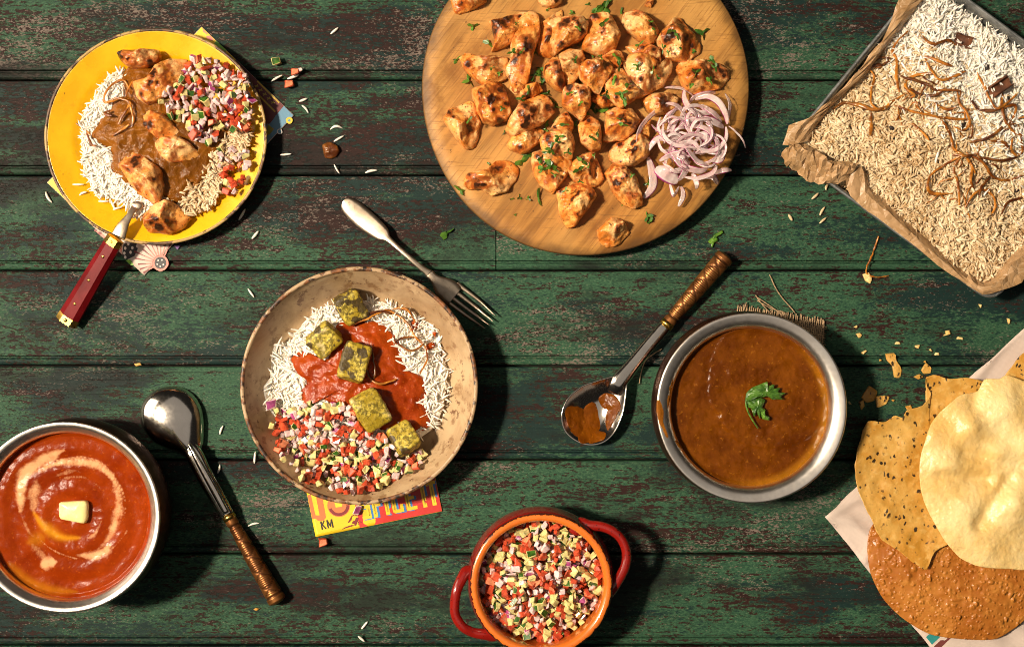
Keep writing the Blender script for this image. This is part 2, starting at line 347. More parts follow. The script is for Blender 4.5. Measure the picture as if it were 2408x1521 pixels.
def m_rice(name, c1, c2):
    g = G(name); r = g.island(); c = g.mix(g.add(g.mul(r, 0.65), g.mul(g.step(g.noise(g.obj, 34, 3), 0.38, 0.62), 0.35)), c1, c2)
    return g.out(c, 0.4, normal=g.bump(g.noise(g.obj, 900, 2), 0.15, 0.0003), sss=0.15, spec=0.4, rad=(0.003, 0.0022, 0.0014))
def m_fried():
    g = G('fried_onion'); f = g.noise(g.off, 60, 3, 0.6); r = g.rnd
    c = g.mix(g.step(f, 0.35, 0.65), (0.17, 0.042, 0.005), (0.58, 0.22, 0.028)); c = g.mix(g.mul(g.step(g.add(g.mul(r, 0.5), g.mul(g.noise(g.off, 25, 2), 0.7)), 0.58, 0.8), 0.8), c, (0.05, 0.012, 0.006))
    return g.out(c, 0.28, normal=g.bump(g.noise(g.off, 260, 2), 0.3, 0.0005), sss=0.1, spec=0.5, rad=(0.003, 0.001, 0.0003))
def m_onion_slice():
    g = G('raw_onion_flesh'); sd = g.attr('side'); f = g.noise(g.map(g.off, (60, 60, 60)), 1, 3)
    c = g.mix(g.step(f, 0.3, 0.7), (0.82, 0.56, 0.56), (0.93, 0.80, 0.78)); c = g.mix(g.step(sd, 0.84, 0.95), c, (0.33, 0.025, 0.16))
    return g.out(c, 0.16, normal=g.bump(g.noise(g.map(g.off, (60, 500, 60)), 1, 2), 0.35, 0.0006), sss=0.1, spec=0.6, alpha=g.add(0.54, g.mul(g.step(sd, 0.7, 0.95), 0.4)), rad=(0.004, 0.002, 0.002))
def m_leaf():
    g = G('coriander_green'); f = g.noise(g.off, 130, 3); c = g.mix(g.step(f, 0.35, 0.65), (0.025, 0.085, 0.008), (0.13, 0.28, 0.03)); c = g.mix(g.mul(g.rnd, 0.6), c, (0.03, 0.09, 0.012))
    return g.out(c, 0.35, normal=g.bump(f, 0.3, 0.0006), sss=0.05)
def m_paper_bake():
    g = G('baking_paper'); v = g.obj; f = g.noise(v, 30, 4, 0.6); cr = g.math('MINIMUM', g.math('ABSOLUTE', g.math('SUBTRACT', g.noise(v, 26, 2, 0.4, 1.5), 0.5)), g.math('ABSOLUTE', g.math('SUBTRACT', g.noise(g.map(v, loc=(5, 2, 8)), 40, 2, 0.4, 1.0), 0.5)))
    c = g.mix(g.step(f, 0.3, 0.7), (0.42, 0.24, 0.10), (0.56, 0.35, 0.18)); c = g.mix(g.mul(g.step(cr, 0.014, 0.0), 0.4), c, (0.74, 0.54, 0.34))
    g.out(c, g.add(0.28, g.mul(f, 0.2)), normal=g.bump(g.add(g.mul(cr, 4.0), f), 0.5, 0.003), spec=0.5, alpha=g.add(0.66, g.mul(f, 0.25)))
    return g.m
def m_galvanised():
    g = G('galvanised_tin'); v = g.obj; f = g.noise(g.map(v, (40, 40, 90), rot=(0, 0, R(36))), 1, 4, 0.65); e = g.noise(v, 240, 3)
    c = g.mix(g.step(f, 0.3, 0.7), (0.16, 0.17, 0.17), (0.42, 0.43, 0.42)); c = g.mix(g.mul(g.step(e, 0.6, 0.7), 0.5), c, (0.6, 0.6, 0.58))
    return g.out(c, g.add(0.3, g.mul(e, 0.3)), 0.75, g.bump(f, 0.3, 0.0006))
def m_metal(name, c1, c2, rough=0.2, metal=1.0, sc=40, bump=0.1, spots=None):
    g = G(name); v = g.obj; f = g.noise(v, sc, 4, 0.6); e = g.noise(v, sc * 6, 3); c = g.mix(g.step(f, 0.3, 0.7), c1, c2)
    if spots: c = g.mix(g.mul(g.step(g.noise(v, sc * 2.2, 4, 0.7), 0.6, 0.7), 0.6), c, spots)
    return g.out(c, g.add(rough - 0.06, g.mul(e, 0.14)), metal, g.bump(g.add(f, g.mul(e, 0.4)), bump, 0.0008))
def m_red_glaze():
    g = G('speckled_red_glaze'); v = g.obj; e = g.noise(v, 330, 2); f = g.noise(v, 30, 3)
    c = g.mix(f, (0.17, 0.006, 0.004), (0.30, 0.012, 0.007)); c = g.mix(g.mul(g.step(e, 0.63, 0.69), 0.85), c, (0.03, 0.006, 0.006))
    return g.out(c, 0.16, coat=0.6, normal=g.bump(e, 0.08, 0.0004))
def m_pot_rim():
    g = G('terracotta_glaze'); v = g.obj; f = g.noise(v, 26, 3); e = g.noise(v, 170, 3)
    rr = g.n('VectorMath', {0: g.vm('MULTIPLY', v, (1, 1, 0))}, operation='LENGTH').outputs['Value']
    c = g.mix(f, (0.60, 0.125, 0.014), (0.72, 0.19, 0.025)); c = g.mix(g.step(g.add(rr, g.mul(g.math('SUBTRACT', e, 0.5), 0.006)), 0.0784, 0.0792), c, (0.045, 0.008, 0.006))
    return g.out(c, 0.2, coat=0.5, normal=g.bump(f, 0.06, 0.001))
def m_papad_spot():
    g = G('spiced_papad'); v = g.off; f = g.noise(v, 22, 4, 0.6); b = g.noise(v, 150, 3)
    c = g.mix(g.step(f, 0.32, 0.7), (0.52, 0.24, 0.028), (0.68, 0.40, 0.10)); c = g.mix(g.mul(g.step(b, 0.5, 0.7), 0.4), c, (0.74, 0.50, 0.17))
    vo = g.vor(g.vm('ADD', g.map(v, (1, 0.75, 1)), g.vm('SCALE', g.n('TexNoise', {'Vector': v, 'Scale': 130.0}).outputs['Color'], 0.007)), 165)
    k = g.mul(g.step(vo, 0.36, 0.25), g.step(g.noise(g.map(v, loc=(6, 1, 1)), 60, 3), 0.44, 0.54)); c = g.mix(g.mul(k, 0.97), c, (0.02, 0.012, 0.006))
    return g.out(c, 0.42, normal=g.bump(g.add(g.mul(b, 0.6), f), 0.6, 0.002), sss=0.05)
def m_papad_orange():
    g = G('fried_papad_orange'); v = g.off
    w_ = g.vm('ADD', v, g.vm('SCALE', g.n('TexNoise', {'Vector': v, 'Scale': 45.0}).outputs['Color'], 0.006))
    b1 = g.vor(w_, 95); b2 = g.vor(g.map(w_, loc=(2, 3, 0)), 190); f = g.noise(v, 20, 3); sel = g.step(g.noise(g.map(v, loc=(3, 3, 1)), 55, 2), 0.35, 0.6)
    f = g.add(g.mul(f, 0.6), g.mul(g.noise(v, 70, 3), 0.4)); c = g.mix(g.step(f, 0.38, 0.62), (0.36, 0.115, 0.014), (0.55, 0.225, 0.04)); d1 = g.mul(g.step(b1, 0.42, 0.12), sel)
    c = g.mix(g.mul(g.step(b1, 0.30, 0.45), 0.35), c, (0.36, 0.10, 0.012)); c = g.mix(g.mul(d1, 0.35), c, (0.50, 0.16, 0.025))
    h = g.add(d1, g.mul(g.step(b2, 0.42, 0.1), 0.4))
    return g.out(c, 0.36, normal=g.bump(h, 0.8, 0.0022), sss=0.03)
def m_papad_pale():
    g = G('puffed_papad'); v = g.off; f = g.noise(v, 14, 4, 0.6); b = g.noise(v, 320, 2); d = g.vor(v, 210, 'SMOOTH_F1')
    c = g.mix(g.step(f, 0.32, 0.7), (0.74, 0.46, 0.14), (0.85, 0.66, 0.32)); c = g.mix(g.mul(g.step(b, 0.62, 0.72), 0.2), c, (0.55, 0.3, 0.08))
    return g.out(c, 0.36, normal=g.bump(g.add(g.mul(d, 0.8), g.add(g.mul(b, 0.5), g.mul(g.noise(v, 60, 4, 0.65), 1.6))), 0.6, 0.0013), sss=0.08, rad=(0.004, 0.002, 0.0008))
def m_linen(name='linen', c1=(0.52, 0.41, 0.35), c2=(0.72, 0.61, 0.54)):
    g = G(name); v = g.map(g.obj, rot=(0, 0, R(-43)))
    a = g.n('TexWave', {'Vector': v, 'Scale': 330.0, 'Distortion': 1.2, 'Detail': 2.0}, bands_direction='X').outputs['Fac']; b = g.n('TexWave', {'Vector': v, 'Scale': 330.0, 'Distortion': 1.2, 'Detail': 2.0}, bands_direction='Y').outputs['Fac']
    h = g.add(a, b); c = g.mix(g.mul(h, 0.5), c1, c2)
    return g.out(c, 0.9, normal=g.bump(h, 0.3, 0.0004), spec=0.1)
def m_copper():
    g = G('carved_copper'); v = g.obj; f = g.noise(v, 45, 4); gr = g.attr('groove')
    c = g.mix(g.step(f, 0.3, 0.7), (0.15, 0.05, 0.014), (0.34, 0.14, 0.04)); c = g.mix(g.mul(gr, 0.85), c, (0.05, 0.018, 0.008))
    return g.out(c, g.add(0.3, g.mul(f, 0.15)), 0.75, g.bump(f, 0.1, 0.0006))
def m_paneer():
    g = G('spiced_paneer'); v = g.off; ch = g.attr('char'); a = g.noise(v, 45, 4, 0.6); b = g.noise(v, 240, 3, 0.65); gp = g.rnd
    c = g.mix(g.step(a, 0.42, 0.62), (0.36, 0.25, 0.012), (0.74, 0.58, 0.10)); c = g.mix(g.mul(g.step(g.add(g.mul(b, 0.6), g.mul(a, 0.4)), 0.47, 0.56), 0.8), c, (0.10, 0.075, 0.008))
    k = g.add(ch, g.mul(g.math('SUBTRACT', b, 0.5), 0.9)); c = g.mix(g.mul(g.step(k, 0.3, 0.65), 0.9), c, (0.045, 0.028, 0.012)); c = g.mix(g.mul(g.step(a, 0.6, 0.72), g.step(ch, 0.5, 0.0)), c, (0.85, 0.70, 0.33))
    return g.out(c, 0.5, normal=g.bump(g.add(b, a), 0.8, 0.0014), sss=0.05)
M = dict(planks=m_planks(), chicken=m_chicken(), board=m_board(), yellow=m_enamel_yellow(), oldbowl=m_old_bowl(),
    yrim=m_chipped('chipped_plate_rim', (0.42, 0.27, 0.09), (0.03, 0.018, 0.012), (0.16, 0.08, 0.04), 0.47, 0.53),
    brim=m_chipped('chipped_bowl_rim', (0.40, 0.27, 0.15), (0.02, 0.012, 0.009), (0.24, 0.09, 0.03), 0.45, 0.52),
    curry_b=m_sauce('brown_curry', (0.080, 0.018, 0.001), (0.155, 0.042, 0.002), (0.25, 0.085, 0.006), 0.14, 90, 0.55), curry_r=m_sauce('tomato_curry', (0.18, 0.017, 0.001), (0.27, 0.034, 0.002), (0.38, 0.072, 0.006), 0.2, 90, 0.2, 0.07),
    gravy_b=m_sauce('plate_gravy', (0.14, 0.044, 0.003), (0.26, 0.088, 0.008), (0.42, 0.17, 0.028), 0.2, 130, 0.85, 0.18), gravy_r=m_sauce('bowl_gravy', (0.24, 0.026, 0.002), (0.36, 0.052, 0.004), (0.50, 0.11, 0.014), 0.2, 110, 0.7, 0.25),
    rice_w=m_rice('white_rice', (0.80, 0.72, 0.60), (0.92, 0.89, 0.82)), rice_b=m_rice('brown_rice', (0.44, 0.27, 0.115), (0.86, 0.71, 0.48)), fried=m_fried(), onion=m_onion_slice(), leaf=m_leaf(), bake=m_paper_bake(), tin=m_galvanised(),
    steel=m_metal('polished_steel', (0.78, 0.71, 0.63), (0.90, 0.84, 0.76), 0.30), spoon=m_metal('spoon_steel', (0.66, 0.60, 0.53), (0.76, 0.70, 0.62), 0.13, bump=0.04), silver=m_metal('old_silver', (0.30, 0.235, 0.17), (0.54, 0.45, 0.35), 0.38, spots=(0.2, 0.15, 0.1)),
    dark=m_metal('dark_copper_pot', (0.055, 0.022, 0.015), (0.10, 0.045, 0.03), 0.32, 0.85, 70, 0.6), brass=m_metal('brass', (0.52, 0.31, 0.06), (0.68, 0.44, 0.11), 0.28, spots=(0.22, 0.11, 0.02)), copper=m_copper(),
    redglaze=m_red_glaze(), terracotta=m_pot_rim(), redhandle=m_plain('red_lacquer', (0.13, 0.003, 0.005), 0.33, var=0.35, scale=25, spec=0.25), papad_s=m_papad_spot(), papad_o=m_papad_orange(), papad_p=m_papad_pale(), linen=m_linen(),
    teal=m_linen('teal_weave', (0.02, 0.2, 0.2), (0.05, 0.32, 0.3)), maroon=m_linen('maroon_weave', (0.12, 0.03, 0.03), (0.2, 0.06, 0.05)), burlap=m_plain('jute', (0.34, 0.23, 0.13), 0.9, var=0.35, scale=300, bump=0.4), paneer=m_paneer(),
    butter=m_plain('butter', (0.88, 0.75, 0.33), 0.3, var=0.05, scale=40, sss=0.2), tom=m_plain('tomato_flesh', (0.50, 0.07, 0.028), 0.14, var=0.45, scale=160, sss=0.15), tom2=m_plain('tomato_pulp', (0.68, 0.24, 0.12), 0.2, var=0.25, scale=160, sss=0.15), cuc=m_plain('cucumber_flesh', (0.66, 0.57, 0.24), 0.18, var=0.25, scale=160, sss=0.2), cuc2=m_plain('cucumber_skin', (0.035, 0.10, 0.012), 0.25, var=0.5, scale=200),
    on=m_plain('onion_flesh', (0.72, 0.53, 0.51), 0.16, var=0.25, scale=160, sss=0.2), on2=m_plain('onion_skin', (0.34, 0.06, 0.18), 0.25, var=0.5, scale=160), spice=m_plain('cinnamon_bark', (0.13, 0.045, 0.018), 0.6, var=0.5, scale=90, bump=0.6), clove=m_plain('clove', (0.022, 0.012, 0.009), 0.6, var=0.4, bump=0.5))
def flat(name, c, rough=0.45, var=0.08): return m_plain('print_' + name, c, rough, var=var, scale=25, bump=0.03)
# ------------------------------------------------------------------ table top of grooved planks
top = empty('tabletop', (0, 0, 0), 'weathered green painted table top of grooved wooden planks', None, None, 'structure')
gaps = [636 - 222 * 4, 636 - 222 * 3, 188, 412, 636, 860, 1081, 1302, 1517, 1739, 1961]
def plank(y_top, y_bot, x0, x1, seed):
    yt = -(y_top - 760.5) * S - 0.0011; yb = -(y_bot - 760.5) * S + 0.0008
    prof = [(yt, -0.02), (yt, -0.0022), (yt - 0.0009, -0.0004), (yt - 0.002, 0)]
    prof += [(yt - 0.03, 0), (yt - 0.06, 0), (yb + 0.0112, 0), (yb + 0.0108, -0.0008), (yb + 0.0100, -0.005), (yb + 0.0085, -0.005), (yb + 0.0078, -0.0026), (yb + 0.0064, -0.0014), (yb + 0.0042, -0.0011), (yb + 0.0022, -0.0016), (yb + 0.0007, -0.0030), (yb, -0.0055), (yb, -0.02)]
    prof = np.array(prof); xs = np.linspace(x0, x1, max(8, int((x1 - x0) / 0.02))); m = len(prof)
    V = np.concatenate([np.c_[np.full(m, x), prof[:, 0], prof[:, 1]] for x in xs]); p3 = V.copy()
    V[:, 1] += 0.0004 * fbm(np.c_[V[:, 0], np.full(len(V), seed * 3.1), np.round(V[:, 1] * 40)], 25, 3, seed); V[:, 2] += np.where(V[:, 2] > -0.01, 0.0005 * fbm(p3, 14, 2, seed), 0)
    F = [(k * m + j, k * m + j + 1, (k + 1) * m + j + 1, (k + 1) * m + j) for k in range(len(xs) - 1) for j in range(m - 1)]
    F += [tuple(range(m))[::-1], tuple((len(xs) - 1) * m + j for j in range(m))]
    me = mesh(V, F, M['planks'], smooth=False); link('plank', me, top)
jx = (1166 - 1204) * S
for i in range(len(gaps) - 1):
    if gaps[i] == 412:
        plank(gaps[i], gaps[i + 1], -1.1, jx - 0.0006, i); plank(gaps[i], gaps[i + 1], jx + 0.0006, 1.1, i + 50)
    else: plank(gaps[i], gaps[i + 1], -1.1, 1.1, i)
V, F = prism(np.array([(-1.1, -0.62), (1.1, -0.62), (1.1, 0.62), (-1.1, 0.62)]), -0.04, -0.0205)
link('underframe', mesh(V, F, m_plain('dark_underframe', (0.015, 0.01, 0.008), 0.9), smooth=False), top)
# ------------------------------------------------------------------ builders for food
def char_of(V, Z, h, seed, amount=0.0, spots=()):
    f = fbm(V, 75, 4, seed + 21, 0.6); c = sstep(0.15 - amount, 0.5 - amount, f) * sstep(0.35, 0.8, Z / h)
    for (x, y, r) in spots: c = np.maximum(c, 0.85 * sstep(r * 2.3, r * 0.3, np.hypot(V[:, 0] - x, V[:, 1] - y) * (1 + 0.9 * fbm(V, 120, 3, seed + x * 900))))
    return np.clip(c, 0, 1)
def chicken(zf, pts, z, h, label, group, seed, base=None, amount=0.0, spots=(), zz=None):
    zp = z + h * 0.6
    pl = poly(zf, pts, zp); pl = pl.mean(0) + (pl - pl.mean(0)) * 1.07; r0 = math.sqrt(((pl - pl.mean(0)) ** 2).sum(1).mean())
    V, F, s, Z = blob(pl, z, h, 84, 24, q=0.6, lump=h * 0.22, lf=60, rough=h * 0.12, rf=170, edge=0.08, ef=110, seed=seed, cuts=4, sharp=0.7, base=base)
    sp = [(*D(*zf(x, y), zp)[:2], PX(r)) for x, y, r in spots]
    eg = blob.edge * sstep(-.1, .35, fbm(V, 70, 3, seed + 40)) * .62
    me = mesh(V, F, M['chicken'], attrs={'char': np.maximum(char_of(V, Z, h, seed, amount, sp), eg)})
    return link('chicken_piece', me, label=label, cat='chicken piece', group=group)
def tri_leaf(seed, size=0.006):
    rs = np.random.default_rng(seed); n = 14; th = np.linspace(0, 2 * np.pi, n, endpoint=False)
    r = size * (0.62 + 0.38 * np.cos(th * rs.choice([2, 3, 3])) + rs.normal(0, 0.16, n)); r = np.clip(r, size * 0.15, size * 1.2)
    el = rs.uniform(0.45, 1.0); x, y = r * np.cos(th), r * np.sin(th) * el
    z = 0.25 * size * (np.sin(th * 2 + rs.uniform(0, 6)) + 0.6 * np.cos(th + rs.uniform(0, 6))) * rs.uniform(0.5, 1.3)
    V = np.r_[np.c_[x, y, z], [[0, 0, 0.15 * size]], np.c_[x, y, z - 0.0003], [[0, 0, 0.15 * size - 0.0003]]]
    F = [(i, (i + 1) % n, n) for i in range(n)] + [(n + 1 + (i + 1) % n, n + 1 + i, 2 * n + 1) for i in range(n)] + [(i, n + 1 + i, n + 1 + (i + 1) % n, (i + 1) % n) for i in range(n)]
    return mesh(V, F, M['leaf'], smooth=False)
LEAVES = [tri_leaf(40 + k) for k in range(9)]
def place(name, me, loc, rot, scale, label, cat, group=None):
    o = bpy.data.objects.new(name, me); col.objects.link(o); o.location = loc; o.rotation_euler = rot
    o.scale = (scale,) * 3 if np.isscalar(scale) else scale
    return tag(o, label, cat, group)
def coriander(x, y, z, size, label, group=None):
    return place('coriander_leaf', random.choice(LEAVES), D(x, y, z), (random.uniform(-.5, .5), random.uniform(-.5, .5), random.uniform(0, 6.28)), size, label, 'herb leaf', group)
def die(seed, a, b, nb, dims):
    rs = np.random.default_rng(seed); bm = bmesh.new(); bmesh.ops.create_cube(bm, size=1.0)
    for v in bm.verts: v.co = Vector([c * d * (1 + rs.normal(0, 0.2)) + rs.normal(0, 0.11) * d for c, d in zip(v.co, dims)])
    f = max(bm.faces, key=lambda q: q.normal.z); side = max(bm.faces, key=lambda q: q.normal.x)
    for q in (f, side)[:nb]: q.material_index = 1
    bmesh.ops.bevel(bm, geom=bm.edges[:], offset=0.0006, segments=1, affect='EDGES')
    me = bpy.data.meshes.new('die'); bm.to_mesh(me); bm.free(); me.materials.append(a); me.materials.append(b); return me
DICE = {'onion_dice': [die(k, M['on'], M['on2'], (1, 0, 1, 0, 0, 1, 0)[k], (0.0072, 0.0056, 0.003 + 0.0012 * (k % 3))) for k in range(7)],
    'tomato_dice': [die(20 + k, M['tom'], M['tom2'], 1, (0.0074, 0.0066, 0.0056)) for k in range(6)],
    'cucumber_dice': [die(40 + k, M['cuc'], M['cuc2'], 1 if k % 3 else 2, (0.007, 0.0066, 0.006)) for k in range(6)]}
def salad(pl, n, zfn, where, mix=(0.46, 0.27, 0.27), heap=0.006, big=1.0):
    pts = scatter(pl, n * 4); keep = []
    for p in pts:                       # spread: drop those too near another
        if all((p[0] - k[0]) ** 2 + (p[1] - k[1]) ** 2 > (0.0041 * big) ** 2 for k in keep): keep.append(p)
        if len(keep) >= n: break
    for p in keep:
        kind = random.choices(list(DICE), mix)[0]; z = float(zfn(p[None])[0]) + random.uniform(0, heap)
        word = {'onion_dice': 'pink red onion', 'tomato_dice': 'red tomato', 'cucumber_dice': 'green-skinned cucumber'}[kind]
        place(kind, random.choice(DICE[kind]), (p[0], p[1], z), (random.uniform(0, 6.28), random.uniform(0, 6.28) if random.random() < .6 else random.gauss(0, .5), random.uniform(0, 6.28)), tuple(random.uniform(0.65, 1.3) * big for _ in range(3)),
              f'diced {word} in the chopped salad {where}', 'diced vegetable', f'{word} dice {where}')
def strand(pts3, rad, label, group=None, name='fried_onion_strand', mat=None, seed=0, par=None):
    nsub = max(16, len(pts3) * 9); rad = np.interp(np.linspace(0, 1, nsub), np.linspace(0, 1, len(rad)), rad) * (0.95 + 0.45 * fbm(np.c_[np.linspace(0, 1, nsub) * len(pts3), np.full(nsub, seed * 3.7)], 1.6, 2, seed))
    V, F = tube(pts3, rad, 6, (1.0, 0.38), sub=nsub); V = V + 0.0011 * np.c_[fbm(V, 150, 3, seed), fbm(V, 150, 3, seed + 5), fbm(V, 120, 2, seed + 8) * 1.3]
    return link(name, mesh(V, F, mat or M['fried']), par, label=label, cat='onion strand' if par is None else None, group=group)
# ------------------------------------------------------------------ chopping board with chicken
ZB = 0.028
bc = D(1376, 215, ZB); rb = PX(386, ZB)
def board_wob(V):
    a = np.arctan2(V[:, 1] - bc[1], V[:, 0] - bc[0]); k = 1 + 0.004 * np.sin(3 * a + 1) + 0.003 * np.sin(5 * a)
    V[:, 0] = bc[0] + (V[:, 0] - bc[0]) * k; V[:, 1] = bc[1] + (V[:, 1] - bc[1]) * k
    V[:, 2] += np.where(V[:, 2] > 0.02, 0.0006 * fbm(V, 9, 3, 4), 0); return V
prof = [(0.0001, 0.002), (rb * .97, 0.002), (rb * .985, 0.006), (rb * .995, 0.014), (rb, ZB - 0.004), (rb * .996, ZB - 0.0015), (rb * .988, ZB)] + [(rb * k, ZB) for k in (.9, .75, .5, .25, .02)] + [(0.0001, ZB)]
V, F = lathe(prof, 160, bc[:2], board_wob)
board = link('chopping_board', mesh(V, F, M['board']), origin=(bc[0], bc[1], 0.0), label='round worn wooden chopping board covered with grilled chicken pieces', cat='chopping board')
GC = 'grilled chicken pieces on the chopping board'
